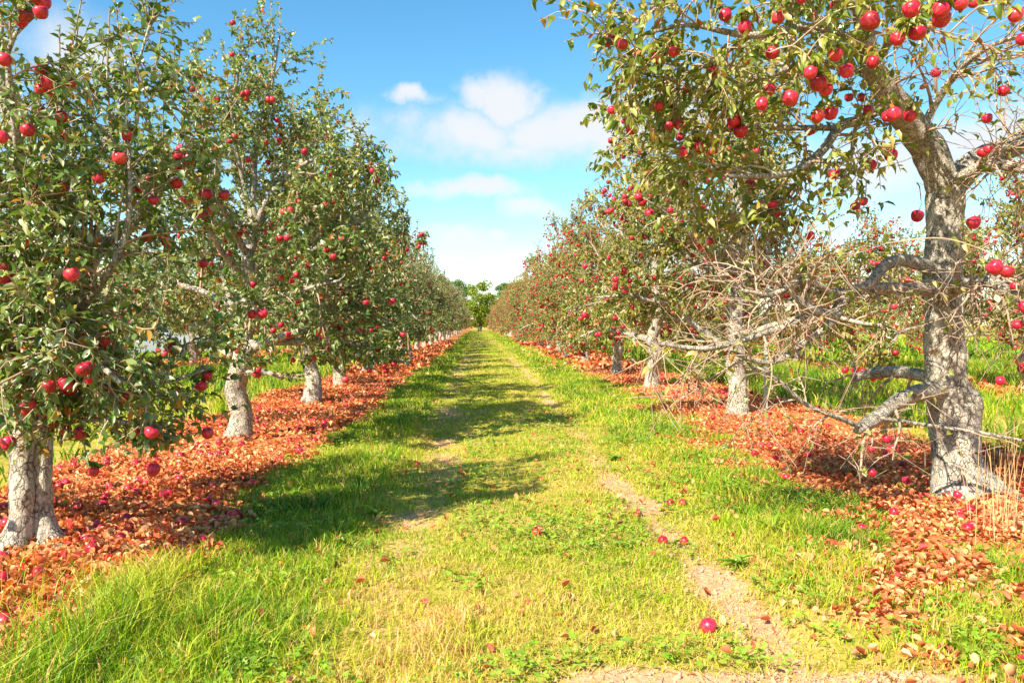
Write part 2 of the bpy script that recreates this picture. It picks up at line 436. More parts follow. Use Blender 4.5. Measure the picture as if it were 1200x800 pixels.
def resample(pts, rad, step):
    """catmull-rom through control points"""
    P = [Vector(p) for p in pts]; out = []; ro = []
    for i in range(len(P) - 1):
        p0 = P[max(i - 1, 0)]; p1 = P[i]; p2 = P[i + 1]; p3 = P[min(i + 2, len(P) - 1)]
        k = max(1, int((p2 - p1).length / step))
        for j in range(k):
            t = j / k
            q = .5 * ((2 * p1) + (p2 - p0) * t + (2 * p0 - 5 * p1 + 4 * p2 - p3) * t * t + (3 * p1 - p0 - 3 * p2 + p3) * t ** 3)
            out.append(q); ro.append(rad[i] * (1 - t) + rad[i + 1] * t)
    out.append(P[-1]); ro.append(rad[-1])
    return out, ro

class TreeGen:
    def __init__(s, seed, leaf_fn=None, step=.027, leaf_size=(.048, .08), hi=False, zmin=.25):
        s.zmin = zmin; s.rmax = 1e9
        s.r = random.Random(seed); s.seed = seed
        s.limbs = []      # (pts, rad)
        s.tw = []         # small branches
        s.lp = []; s.ld = []; s.ln = []; s.ls = []
        s.ap = []
        s.leaf_fn = leaf_fn or (lambda p: 1.0); s.step = step; s.lsz = leaf_size; s.hi = hi
    def rv(s):
        r = s.r
        return Vector((r.gauss(0, 1), r.gauss(0, 1), r.gauss(0, 1)))
    def grow(s, p, d, L, r0, r1, n, wander=.25, up=0.0, grav=0.0):
        d = d.normalized(); pts = [p.copy()]; rad = [r0]
        for i in range(n):
            t = (i + 1) / n
            d = (d + s.rv() * wander * .5 + Vector((0, 0, up * (1 - t) - grav * t))).normalized()
            p = p + d * (L / n)
            if p.z < s.zmin:
                p.z = max(pts[-1].z, s.zmin * .85) if pts[-1].z < s.zmin else s.zmin + s.r.random() * .12
                d.z = abs(d.z) * .3 + .1
            q = math.hypot(p.x, p.y)
            if q > s.rmax:
                k = (s.rmax + .25 * (q - s.rmax)) / q; p.x *= k; p.y *= k; d.x *= .4; d.y *= .4; d.z += .1
            pts.append(p.copy()); rad.append(r0 + (r1 - r0) * t)
        return pts, rad
    def leaves_on(s, pts, k=1.0, start=.12, upright=False):
        r = s.r
        L = sum((pts[i + 1] - pts[i]).length for i in range(len(pts) - 1))
        n = max(1, int(L / s.step * k))
        for i in range(n):
            f = start + (1 - start) * (i + r.random()) / n
            q = f * (len(pts) - 1); j = min(int(q), len(pts) - 2); fr = q - j
            p = pts[j].lerp(pts[j + 1], fr); t = (pts[j + 1] - pts[j]).normalized()
            if r.random() > s.leaf_fn(p): continue
            perp = s.rv(); perp = perp - t * perp.dot(t)
            if perp.length < 1e-5: continue
            perp.normalize()
            d = t * r.uniform(.2, .9) + perp * r.uniform(.6, 1) + Vector((0, 0, r.uniform(-.45, .25)))
            nrm = Vector((0, 0, 1)) + s.rv() * .55 + perp * .2
            s.lp.append(p); s.ld.append(d); s.ln.append(nrm); s.ls.append(r.uniform(*s.lsz) * (.8 if upright else 1))
    def apple_at(s, p, n=1):
        for i in range(n):
            sz = s.r.uniform(.052, .075)
            q = p + Vector((s.r.uniform(-.05, .05), s.r.uniform(-.05, .05), -.03 - sz * .5 - .5 * s.r.random() * .08)) * (1 if i == 0 else 1.2)
            if q.z > .3: s.ap.append((q, sz))
    def sub(s, pts, rad, n2=9, n3=7, len2=(.45, 1.1), start=.25, leaf=1.0, apple=.06, up=.15, shoots=.0, spread=.8, len3=(.14, .45)):
        """second- and third-order branches along a limb"""
        r = s.r
        for i in range(n2):
            f = start + (1 - start) * (i + r.random()) / n2
            q = f * (len(pts) - 1); j = min(int(q), len(pts) - 2)
            p = pts[j].lerp(pts[j + 1], q - j); t = (pts[j + 1] - pts[j]).normalized()
            perp = s.rv(); perp = (perp - t * perp.dot(t)); perp.z *= .8; perp.z += up; perp.normalize()
            sh = r.random() < shoots and p.z > 1.3
            d = t * r.uniform(.3, .9) + perp * spread
            if sh: d = Vector((r.uniform(-.22, .22), r.uniform(-.22, .22), 1))
            L = r.uniform(*len2) * (1.0 - .35 * f)
            if sh: L = r.uniform(.35, .8)
            rb = min(.016, rad[j] * .55) * r.uniform(.7, 1)
            a, b = s.grow(p, d, L, rb, .0035, 6, .08 if sh else .34, .1, 0.0 if sh else .22)
            s.tw.append((a, b))
            s.leaves_on(a, leaf * (1.2 if sh else .55), .05 if sh else .3, sh)
            if not sh:
                for k in range(n3):
                    f3 = .15 + .85 * (k + r.random()) / n3
                    q3 = f3 * (len(a) - 1); j3 = min(int(q3), len(a) - 2)
                    p3 = a[j3].lerp(a[j3 + 1], q3 - j3); t3 = (a[j3 + 1] - a[j3]).normalized()
                    pp = s.rv(); pp = (pp - t3 * pp.dot(t3)).normalized(); pp.z += .15
                    a3, b3 = s.grow(p3, t3 * .6 + pp * .8, r.uniform(*len3), .0042, .002, 3, .35, .05, .1)
                    s.tw.append((a3, b3)); s.leaves_on(a3, leaf)
                    if r.random() < apple: s.apple_at(a3[r.randint(1, 3)], 1 if r.random() < .7 else 2)
    def leaf_mesh(s, mat, tintf=None):
        P = np.array(s.lp); D = np.array(s.ld); N = np.array(s.ln); S = np.array(s.ls)
        rs = np.random.RandomState(s.seed + 5)
        T = np.clip(rs.beta(2.0, 2.4, len(P)) * .95, 0, 1)
        odd = rs.rand(len(P)); T = np.where(odd > .95, .9 + .1 * rs.rand(len(P)), T)
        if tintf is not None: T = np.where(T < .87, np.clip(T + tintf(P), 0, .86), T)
        V, F, T = leaf_geom(P, D, N, S, T, .52, s.hi, .16, .2)
        return mesh_np('foliage', V, F, {'tint': T}, False, mat)
    def twig_mesh(s):
        Vs = []; Fs = []; o = 0
        for a, b in s.tw:
            sd_ = 3 if b[0] < .008 else 5
            V, F = tube(a, b, sd_, cap=False); Vs += V; Fs += [tuple(i + o for i in f) for f in F]; o += len(V)
        m = bpy.data.meshes.new('twigs'); m.from_pydata(Vs, [], Fs); m.materials.append(M_TWIG)
        m.polygons.foreach_set('use_smooth', [True] * len(Fs))
        return m

def generic_tree(seed, h=4.2, rad=1.8, nl=10, leaf=1.0, apple=.06, shoots=.25, trunk_r=.12, hi=False, lean=(0, 0), n2=9, n3=7, low=.75, extra=(), leaf_fn=None, zmin=.7, lsz=(.042, .07)):
    g = TreeGen(seed, leaf_fn, hi=hi, zmin=zmin, leaf_size=lsz); r = g.r; g.rmax = rad * .92
    Ht = h * .62
    tp = [Vector((0, 0, -.06))]; tr = [trunk_r * 1.15]
    n = 9
    for i in range(1, n + 1):
        t = i / n
        tp.append(Vector((lean[0] * t + r.uniform(-.05, .05), lean[1] * t + r.uniform(-.05, .05), Ht * t)))
        tr.append(trunk_r * (1.06 - .6 * t) * r.uniform(.94, 1.08))
    tp, tr = resample(tp, tr, .05)
    lobes = [(r.uniform(0, 6.28), r.uniform(.5, 1)) for _ in range(4)]
    def flare(p, d):
        k = max(0, 1 - p.z / .28) ** 2 * trunk_r
        a = math.atan2(d.y, d.x)
        return k * sum(w_ * max(0, math.cos(a - a0)) ** 3 for a0, w_ in lobes) * .38
    g.trunk = tube_mesh('trunk', tp, tr, 18, M_BARK, .16, seed, flare)
    a0 = r.uniform(0, 6.28)
    for i in range(nl):
        t = i / (nl - 1)
        z = low + (Ht - low) * t
        k = min(range(len(tp)), key=lambda q: abs(tp[q].z - z)); p = tp[k]
        az_ = a0 + i * 2.4 + r.uniform(-.3, .3)
        elv = R(8 + 55 * t + r.uniform(-8, 8)) if t < .9 else R(75)
        L = rad * (1.02 - .18 * t) * r.uniform(.88, 1.12)
        d = Vector((math.cos(az_) * math.cos(elv), math.sin(az_) * math.cos(elv), math.sin(elv)))
        r0 = (.052 - .022 * t) * r.uniform(.85, 1.15)
        a, b = g.grow(p, d, L, r0, .011, 9, .28, .16 if t > .35 else .08, .14 if t > .35 else .2)
        a, b = resample(a, b, .07)
        g.limbs.append((a, b))
        g.sub(a, b, n2, n3, start=.22, leaf=leaf, apple=apple, shoots=shoots * (t > .3) + shoots * (t > .6))
    for (pp, rr_, kw) in extra:
        a, b = resample(pp, rr_, .05); g.limbs.append((a, b)); g.sub(a, b, **kw)
    g.limb_mesh = [tube_mesh('limb', a, b, 9, M_BARK_LIMB, .14, seed + i) for i, (a, b) in enumerate(g.limbs)]
    return g

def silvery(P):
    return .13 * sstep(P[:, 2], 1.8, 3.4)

def build_tree(g, leaf_mat_, loc=(0, 0, 0), rz=0, single_apples=True, name='apple_tree', leaf_single=0, tintf=None):
    root = bpy.data.objects.new(name, None); col.objects.link(root); root.empty_display_size = .3
    root.location = loc; root.rotation_euler = (0, 0, rz)
    link('trunk', g.trunk, root)
    for lm in g.limb_mesh: link('limb', lm, root)
    tag(link('twigs', g.twig_mesh(), root), kind='stuff')
    if leaf_single:      # the leaves that show largest stand as parts of their own
        M = root.matrix_basis.inverted() @ Vector((0, 0, CAM_H)); Mr = root.matrix_basis
        ds = []
        for i, p in enumerate(g.lp):
            q = Mr @ p
            if abs(q.x - .043 * q.y) < .70 * q.y and (q.z - CAM_H) < .43 * q.y and q.y > .5: ds.append((q.y, i))
        ds.sort(); pick = [i for _, i in ds[:leaf_single]]
        rs = random.Random(3); lmesh = [single_leaf('leaf', leaf_mat_, t, .52, .16, .2) for t in (.15, .3, .42, .5, .6, .72, .8)]
        for i in pick:
            D = g.ld[i].normalized(); X = D.cross(g.ln[i]).normalized(); Z = X.cross(D); s_ = g.ls[i]
            o = link('leaf', rs.choice(lmesh), root)
            mt = Matrix((X * s_, D * s_, Z * s_)).transposed().to_4x4(); mt.translation = g.lp[i]
            o.matrix_basis = mt
        ps = set(pick); keep = [i for i in range(len(g.lp)) if i not in ps]
        for nm in ('lp', 'ld', 'ln', 'ls'):
            a = getattr(g, nm); setattr(g, nm, [a[i] for i in keep])
    tag(link('foliage', g.leaf_mesh(leaf_mat_, tintf), root), kind='stuff')
    if single_apples:
        rs = random.Random(g.seed)
        for (p, sz) in g.ap[:300]:
            o = link('apple', rs.choice(APPLE_MESH), root)
            o.location = p; o.scale = (sz,) * 3; o.rotation_euler = (rs.uniform(-.5, .5), rs.uniform(-.5, .5), rs.uniform(0, 6.28))
    elif g.ap:
        rs = np.random.RandomState(g.seed)
        tag(link('apples', apples_mass(np.array([p for p, _ in g.ap]), np.array([z for _, z in g.ap]), rs.rand(len(g.ap))), root), kind='stuff')
    return root

def copy_tree(src, loc, rz, sc=1.0):
    c = src.copy(); col.objects.link(c); c.location = loc; c.rotation_euler = (0, 0, rz); c.scale = (sc,) * 3
    for ch in src.children:
        d = ch.copy(); col.objects.link(d); d.parent = c
    return c

XL, XR = -2.7, 3.6
rnd = random.Random(77)

# ---- hero tree of the sunlit side: bare gnarled limbs, leafy head
def hero_right():
    B = at(1128, 588, 5.9); B.z = 0
    def lf(p):
        q = p + B
        if q.z > 2.3 and q.x < 2.35: return .82
        if q.z > 2.35 and q.x < 2.9: return .45
        if q.z > 2.6: return .13
        if q.z > 1.9 and q.x < 2.6: return .75
        return .05
    g = TreeGen(501, lf, hi=True, leaf_size=(.045, .078))
    def pl(lst):
        pts = []; rad = []
        for (x, y, Y, wd) in lst:
            pts.append(at(x, y, Y) - B); rad.append(wd * .9 * Y / FPX / 2)
        return pts, rad
    tp, tr = pl([(1128, 600, 5.9, 72), (1126, 572, 5.9, 68), (1122, 540, 5.9, 63), (1119, 505, 5.9, 60), (1115, 470, 5.9, 58), (1109, 430, 5.9, 52), (1105, 385, 5.9, 47), (1103, 340, 5.9, 48), (1105, 300, 5.9, 46), (1107, 260, 5.9, 45), (1108, 228, 5.9, 48), (1107, 205, 5.9, 40)])
    tp, tr = resample(tp, tr, .03)
    bz = at(1148, 478, 5.8) - B; hz = at(1090, 462, 5.8) - B
    def flare(p, d):
        k = max(0, 1 - p.z / .30) ** 2 * .22
        a = math.atan2(d.y, d.x)
        v = k * (max(0, math.cos(a - .05)) ** 2 * 1.0 + max(0, math.cos(a - 3.6)) ** 3 * .45 + max(0, math.cos(a + 1.4)) ** 4 * .3)
        e = (p.z - bz.z) / .11
        v += .075 * math.exp(-e * e) * max(0, math.cos(a - .25)) ** 3
        e = (p.z - hz.z) / .09
        v += .04 * math.exp(-e * e) * max(0, math.cos(a - 3.4)) ** 3
        return v
    g.trunk = tube_mesh('trunk', tp, tr, 32, M_BARK, .13, 3, flare)
    bare = dict(n2=9, n3=7, len2=(.3, .8), leaf=1.0, apple=.004, up=.1, start=.25, len3=(.12, .5))
    leafy = dict(n2=12, n3=8, len2=(.35, .85), leaf=.85, apple=.06, up=.0, start=.12)
    sparse = dict(n2=15, n3=9, len2=(.4, 1.0), leaf=1.0, apple=.02, up=.1, start=.15, len3=(.15, .5))
    L = [
        ([(1108, 222, 5.9, 44), (1085, 172, 5.8, 42), (1055, 130, 5.65, 38), (1032, 95, 5.5, 33), (1016, 60, 5.35, 28), (1008, 10, 5.2, 23), (985, -70, 5.1, 17), (950, -170, 5.0, 9)], leafy),
        ([(1108, 222, 5.9, 38), (1150, 186, 5.85, 32), (1200, 165, 5.8, 27), (1260, 120, 5.8, 20), (1320, 50, 5.8, 10)], sparse),
        ([(1118, 212, 5.8, 16), (1160, 191, 5.6, 14), (1202, 198, 5.4, 13), (1275, 180, 5.2, 7)], sparse),
        ([(1098, 318, 5.88, 20), (1062, 305, 5.7, 17), (1037, 311, 5.5, 15), (1018, 332, 5.4, 14), (985, 343, 5.3, 12), (940, 338, 5.2, 9), (880, 326, 5.0, 5)], bare),
        ([(1100, 338, 5.86, 18), (1050, 338, 5.6, 15), (1012, 338, 5.4, 14), (988, 350, 5.3, 14), (976, 374, 5.2, 13), (950, 395, 5.1, 11), (905, 424, 5.0, 9), (855, 412, 4.9, 5)], bare),
        ([(980, 372, 5.2, 13), (950, 362, 5.05, 15), (928, 348, 4.95, 11)], bare),
        ([(985, 356, 5.3, 10), (962, 336, 5.1, 10), (935, 330, 5.0, 9), (905, 345, 4.9, 7), (870, 340, 4.8, 4)], bare),
        ([(960, 360, 5.1, 9), (930, 378, 5.0, 9), (885, 394, 4.9, 8), (830, 408, 4.8, 7), (775, 403, 4.75, 4)], bare),
        ([(1105, 346, 5.75, 20), (1130, 333, 5.5, 19), (1160, 330, 5.3, 17), (1188, 346, 5.1, 13), (1240, 372, 5.0, 7)], sparse),
        ([(1135, 334, 5.5, 11), (1170, 325, 5.3, 9), (1220, 318, 5.1, 5)], sparse),
        ([(1110, 456, 5.85, 27), (1078, 460, 5.7, 23), (1052, 471, 5.5, 21), (1026, 490, 5.35, 19), (1004, 503, 5.25, 15)], dict(bare, n2=6)),
        ([(1008, 500, 5.25, 8), (985, 490, 5.15, 7), (945, 474, 5.0, 6), (905, 440, 4.9, 5), (872, 424, 4.85, 3)], bare),
        ([(1100, 445, 5.95, 18), (1062, 436, 6.2, 16), (1030, 436, 6.4, 15), (1000, 443, 6.6, 10)], dict(bare, n2=5)),
        ([(1020, 488, 5.3, 6), (1080, 497, 5.35, 5), (1150, 507, 5.25, 5), (1215, 519, 5.1, 3)], dict(bare, n2=3, n3=2)),
        ([(1046, 118, 5.6, 15), (1010, 140, 5.4, 13), (985, 148, 5.3, 13), (960, 180, 5.1, 11), (920, 204, 4.9, 9), (850, 206, 4.8, 4)], leafy),
        ([(1014, 55, 5.35, 14), (955, 32, 4.9, 11), (880, 42, 4.6, 9), (800, 30, 4.5, 6), (715, 55, 4.5, 3)], leafy),
        ([(1022, 80, 5.4, 13), (1050, 40, 4.9, 10), (1090, 5, 4.4, 8), (1130, -30, 4.2, 4)], dict(leafy, apple=.08)),
        ([(1008, 10, 5.2, 13), (930, -20, 4.7, 10), (830, -30, 4.4, 7), (745, 30, 4.4, 3)], leafy),
        ([(1030, 95, 5.5, 12), (960, 70, 5.6, 10), (880, 95, 5.8, 8), (800, 90, 5.9, 5), (760, 130, 5.9, 3)], leafy),
        ([(985, 150, 5.3, 9), (930, 150, 5.3, 8), (860, 150, 5.4, 6), (790, 170, 5.5, 3)], leafy),
        ([(955, 185, 5.1, 8), (920, 235, 5.2, 7), (880, 260, 5.3, 5), (840, 300, 5.4, 3)], dict(leafy, apple=.06)),
        ([(880, 42, 4.6, 7), (820, 80, 4.8, 6), (770, 100, 4.9, 3)], leafy),
        ([(1075, 160, 5.75, 12), (1110, 100, 5.6, 10), (1150, 60, 5.3, 8), (1200, 40, 5.1, 4)], sparse),
    ]
    for spec, kw in L:
        a, b = resample(*pl(spec), .05)
        g.limbs.append((a, b)); g.sub(a, b, **kw)
    g.limb_mesh = [tube_mesh('limb', a, b, 12 if b[0] > .04 else 8, M_BARK_LIMB, .15, 60 + i) for i, (a, b) in enumerate(g.limbs)]
    # the large apples one sees singly
    for (x, y, Y) in [(950, 85, 4.0), (960, 98, 4.1), (979, 64, 3.9), (992, 83, 4.0), (968, 105, 4.2), (1020, 25, 3.7), (1023, 73, 4.2), (1052, 45, 3.9), (1068, 11, 3.6),
                      (1075, 38, 3.9), (1102, 12, 3.6), (1103, 22, 3.7), (1126, 4, 3.6), (926, 115, 4.4), (893, 122, 4.4), (958, 136, 4.6), (973, 133, 4.7), (1048, 133, 4.6), (1066, 136, 4.7),
                      (1166, 313, 3.9), (1180, 318, 4.1), (817, 172, 4.8), (860, 142, 4.8), (868, 154, 4.8), (1141, 261, 5.2), (1075, 253, 5.2), (770, 68, 4.6), (714, 48, 4.6), (873, 32, 4.4), (850, 18, 4.5),
                      (1044, 182, 5.3), (1020, 194, 5.4), (990, 215, 5.5), (740, 152, 5.0), (803, 178, 4.8), (1190, 18, 3.8), (905, 62, 4.6), (790, 60, 4.5)]:
        p = at(x, y, Y) - B; sz = g.r.uniform(.068, .088)
        g.ap.insert(0, (p, sz))
        tip = p + Vector((g.r.uniform(-.05, .05), g.r.uniform(-.05, .05), sz * .75))   # spur it hangs from
        near = min((q for a, b in g.tw + g.limbs for q in a if q.z > tip.z - .05), key=lambda q: (q - tip).length, default=tip)
        mid = near.lerp(tip, .55) + Vector((0, 0, .06))
        a, b = resample([near, mid, tip, p + Vector((0, 0, sz * .3))], [.006, .005, .003, .002], .05)
        g.tw.append((a, b)); g.leaves_on(a, 2.5, .4)
    root = build_tree(g, M_LEAF_SUN, B, 0, True, leaf_single=300)
    return root, g

# ---- hero tree of the shaded side: twin stemmed, leafy
def hero_left():
    B = at(38, 638, 4.76); B.z = 0
    ex = []
    def P(x, y, Y): return at(x, y, Y) - B
    ex.append(([P(48, 470, 4.75), P(75, 445, 4.6), P(105, 470, 4.45), P(135, 500, 4.35)], [.055, .05, .045, .035], dict(n2=5, n3=5, leaf=1.0, apple=.1)))
    ex.append(([P(55, 500, 4.7), P(95, 492, 4.3), (P(150, 495, 4.1)), P(205, 512, 4.1)], [.02, .014, .010, .005], dict(n2=7, n3=5, leaf=1.0, apple=.12, len2=(.2, .5))))
    ex.append(([P(55, 470, 4.7), P(110, 440, 4.4), P(180, 450, 4.4), P(250, 430, 4.5)], [.025, .016, .012, .005], dict(n2=9, n3=6, leaf=1.1, apple=.10, len2=(.25, .6))))
    ex.append(([P(60, 400, 4.7), P(120, 330, 4.2), P(150, 260, 4.1), P(150, 150, 4.1)], [.03, .02, .014, .006], dict(n2=14, n3=8, leaf=1.1, apple=.06, shoots=.3)))
    ex.append(([P(30, 300, 4.6), P(20, 160, 4.0), P(10, 60, 3.8), P(40, 20, 3.8)], [.03, .02, .012, .005], dict(n2=9, n3=6, leaf=.9, apple=.2, len2=(.2, .5))))
    ex.append(([P(40, 300, 4.7), P(110, 190, 4.8), P(150, 110, 4.9), P(175, 30, 4.9)], [.03, .02, .012, .005], dict(n2=14, n3=7, leaf=1.0, apple=.03, len2=(.25, .55), shoots=.4)))
    for (qx, qy, qY, ex_, ey_, eY) in [(45, 420, 4.6, 60, 425, 4.0), (30, 440, 4.6, 5, 430, 4.0), (40, 380, 4.6, 20, 400, 3.8), (50, 350, 4.6, 80, 380, 3.8), (40, 330, 4.6, -20, 330, 3.9), (50, 300, 4.6, 90, 300, 3.9), (40, 280, 4.6, 30, 250, 3.9)]:
        a_, b_ = P(qx, qy, qY), P(ex_, ey_, eY)
        ex.append(([a_, a_.lerp(b_, .5) + Vector((0, 0, .12)), b_], [.022, .015, .005], dict(n2=6, n3=6, leaf=.95, apple=.05, len2=(.2, .45), up=.05, start=.15)))
    g = generic_tree(811, h=2.9, rad=1.4, nl=12, leaf=.95, apple=.075, shoots=.25, trunk_r=.12, hi=True, lean=(.05, .1), n2=10, n3=8, low=.75, extra=ex, zmin=.66, lsz=(.036, .066))
    # twin stems fused at the base
    def stem(x0, y0, x1, y1, r0):
        pts = [Vector((x0 * 1.1, y0, -.06)), Vector((x0, y0, .2)), Vector((x0 * .9, y0, .5)), Vector((x1 * .8, y1 * .8, .85)), Vector((x1, y1, 1.25)), Vector((x1 * 1.1, y1 * 1.1, 1.7))]
        return resample(pts, [r0 * 1.08, r0, r0 * .95, r0 * .85, r0 * .7, r0 * .5], .03)
    V = []; F = []
    for k, (a, b) in enumerate([stem(-.045, -.02, -.04, 0, .07), stem(.045, .04, .06, .1, .056)]):
        def flare(p, d, k=k):
            q = max(0, 1 - p.z / .22) ** 2 * .10; an = math.atan2(d.y, d.x)
            v = q * (max(0, math.cos(an - (3.7 if k == 0 else -.2))) ** 2 + .4 * max(0, math.cos(an + 1.6)) ** 3)
            e = (p.z - .33) / .06
            if k == 0: v += .03 * math.exp(-e * e) * max(0, math.cos(an + .9)) ** 2
            return v
        v_, f_ = tube(a, b, 26, .16, 9 + k, True, flare); o = len(V); V += v_; F += [tuple(i + o for i in f) for f in f_]
    m = bpy.data.meshes.new('trunk'); m.from_pydata(V, [], F); m.materials.append(M_BARK)
    m.polygons.foreach_set('use_smooth', [True] * len(F)); g.trunk = m
    for (x, y, Y) in [(93, 507, 4.1), (160, 505, 4.1), (110, 552, 4.2), (203, 409, 4.4), (243, 440, 4.5), (236, 452, 4.5), (130, 461, 4.2), (150, 464, 4.2), (57, 486, 4.2), (115, 209, 4.0), (140, 185, 4.0), (150, 159, 4.1), (30, 18, 3.7), (25, 26, 3.75), (47, 82, 3.9), (48, 105, 3.95), (5, 70, 3.7)]:
        p = P(x, y, Y); sz = g.r.uniform(.052, .068); g.ap.insert(0, (p, sz))
        tip = p + Vector((g.r.uniform(-.04, .04), 0, sz * .75))
        near = min((q for a, b in g.tw + g.limbs for q in a if q.z > tip.z - .05), key=lambda q: (q - tip).length, default=tip)
        a, b = resample([near, near.lerp(tip, .55) + Vector((0, 0, .04)), tip, p + Vector((0, 0, sz * .3))], [.006, .005, .003, .002], .05)
        g.tw.append((a, b)); g.leaves_on(a, 2.5, .4)
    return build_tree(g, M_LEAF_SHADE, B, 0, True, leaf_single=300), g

tree_r1, g_r1 = hero_right()
tag(tree_r1, 'gnarled apple tree with thick pale trunk, bare drooping limbs and leafy apple-laden head', 'apple tree', 'apple trees on the sunlit side of the aisle')
tree_l1, g_l1 = hero_left()
tag(tree_l1, 'low bushy apple tree whose short twin-stemmed trunk shows a dark cleft', 'apple tree', 'apple trees on the shaded side of the aisle')

# ---- second tree of the shaded side has its own long bare limbs
B2 = Vector((-2.72, 9.0, 0))
def P2(x, y, Y): return at(x, y, Y) - B2
ex2 = [([P2(288, 410, 9.0), P2(312, 402, 8.9), P2(345, 390, 8.8), P2(385, 386, 8.7)], [.06, .05, .042, .028], dict(n2=6, n3=5, leaf=.8, apple=.12)),
       ([P2(330, 350, 9.0), P2(350, 368, 9.0), P2(375, 408, 9.0), P2(402, 440, 9.0)], [.05, .045, .032, .015], dict(n2=4, n3=4, leaf=.5, apple=.05)),
       ([P2(283, 438, 9.0), P2(310, 436, 8.8), P2(332, 442, 8.7)], [.04, .034, .026], dict(n2=3, n3=3, leaf=.4, apple=.05))]
g_l2 = generic_tree(822, h=4.25, rad=2.1, nl=17, leaf=1.4, apple=.13, shoots=.25, trunk_r=.125, hi=True, lean=(.2, .1), low=1.05, n2=13, n3=10, extra=ex2, zmin=.85)
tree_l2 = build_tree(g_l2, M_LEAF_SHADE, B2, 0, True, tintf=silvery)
tag(tree_l2, 'apple tree beside the twin-stemmed one, long bare grey limb reaching over the grass', 'apple tree', 'apple trees on the shaded side of the aisle')

# prototypes
def proto(seed, mat, **kw):
    return generic_tree(seed, **kw), mat
gens = {}
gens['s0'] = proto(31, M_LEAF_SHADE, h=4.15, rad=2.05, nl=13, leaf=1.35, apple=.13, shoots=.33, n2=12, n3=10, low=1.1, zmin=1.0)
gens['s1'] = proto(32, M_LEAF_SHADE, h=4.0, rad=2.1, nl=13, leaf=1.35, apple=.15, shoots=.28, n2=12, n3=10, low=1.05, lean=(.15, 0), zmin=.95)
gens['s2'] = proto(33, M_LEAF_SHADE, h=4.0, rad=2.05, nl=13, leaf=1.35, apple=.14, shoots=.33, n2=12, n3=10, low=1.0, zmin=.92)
gens['r0'] = proto(41, M_LEAF_SUN, h=4.1, rad=2.1, nl=13, leaf=1.25, apple=.24, shoots=.18, n2=12, n3=10, low=.8, zmin=.65)
gens['r1'] = proto(42, M_LEAF_SUN, h=4.3, rad=2.1, nl=13, leaf=1.1, apple=.42, shoots=.22, n2=12, n3=10, low=.75, lean=(-.1, .1), zmin=.62)
gens['r2'] = proto(43, M_LEAF_SUN, h=4.0, rad=2.05, nl=13, leaf=1.1, apple=.5, shoots=.22, n2=12, n3=10, low=.75, zmin=.6)
far_src = {}
def place(kind, x, y, rz, sc=1.0, single=False):
    g, mat = gens[kind]
    z = gzs(x, y)
    if single:
        t = build_tree(g, mat, (x, y, z), rz, True, tintf=silvery)
        t.scale = (sc,) * 3
        return t
    if kind not in far_src:
        far_src[kind] = build_tree(g, mat, (x, y, z), rz, False, tintf=silvery); far_src[kind].scale = (sc,) * 3
        return far_src[kind]
    return copy_tree(far_src[kind], (x, y, z), rz, sc)

GS, GR = 'apple trees on the shaded side of the aisle', 'apple trees on the sunlit side of the aisle'
ROT = {0: 2.6, 1: 0.6, 2: 3.4}
ordn = ['third', 'fourth', 'fifth', 'sixth', 'seventh', 'eighth', 'ninth', 'tenth', 'eleventh', 'twelfth']
ORD = ['first', 'second'] + ordn
ys = [13.2, 16.9, 21.0, 25.2] + [25.2 + 4.2 * i for i in range(1, 27)]
for i, y in enumerate(ys):
    k = ['s0', 's2', 's1'][i % 3]
    t = place(k, XL - .12 + rnd.uniform(-.12, .12), y + rnd.uniform(-.2, .2), ROT.get(i, rnd.uniform(0, 6.28)), rnd.uniform(.97, 1.1), i < 2)
    if i < len(ordn): tag(t, 'leafy apple tree, %s in the shaded row counting from the twin-stemmed tree' % ordn[i], 'apple tree', GS)
    else: tag(t, 'leafy apple tree far along the shaded row toward the aisle end', 'apple tree', GS)
ys = [11.0, 16.2, 21.0, 25.9] + [25.9 + 5.0 * i for i in range(1, 22)]
for i, y in enumerate(ys):
    k = ['r0', 'r1', 'r2'][i % 3]
    t = place(k, XR + rnd.uniform(-.12, .12), y + rnd.uniform(-.2, .2), rnd.uniform(0, 6.28), rnd.uniform(1.03, 1.18), i < 2)
    if i == 0: tag(t, 'leafy apple tree full of red apples next behind the bare-limbed gnarled tree', 'apple tree', GR)
    elif i <= len(ordn): tag(t, 'red-fruited apple tree, %s in the sunlit row counting from the bare-limbed gnarled tree' % ordn[i - 1], 'apple tree', GR)
    else: tag(t, 'red-fruited apple tree far along the sunlit row toward the aisle end', 'apple tree', GR)
for i in range(13):
    t = place(['r1', 'r0', 'r2'][i % 3], 10.1 + rnd.uniform(-.3, .3), 9.5 + 5.1 * i, rnd.uniform(0, 6.28), rnd.uniform(.95, 1.1))
    tag(t, ('apple tree in the next row behind the gnarled tree, %s from the row end' % ORD[i]) if i < 8 else 'apple tree farther down the next row behind the gnarled bare-limbed tree', 'apple tree', 'apple trees of the next row beyond the sunlit row')
for i in range(8):
    t = place(['r0', 'r2', 'r1'][i % 3], 16.6 + rnd.uniform(-.3, .3), 16 + 5.3 * i, rnd.uniform(0, 6.28), rnd.uniform(.95, 1.1))
    tag(t, 'apple tree in the outer row two rows behind the gnarled bare-limbed tree', 'apple tree', 'apple trees of the outer row beyond the sunlit row')
for i in range(10):
    t = place(['s1', 's0', 's2'][i % 3], -9.3 + rnd.uniform(-.3, .3), 12.5 + 4.6 * i, rnd.uniform(0, 6.28), rnd.uniform(.9, 1.05))
    tag(t, ('apple tree glimpsed through the shaded row, %s from the end of its row' % ORD[i]) if i < 5 else 'apple tree farther down the next row, glimpsed through the leafy shaded row', 'apple tree', 'apple trees of the next row beyond the shaded row')

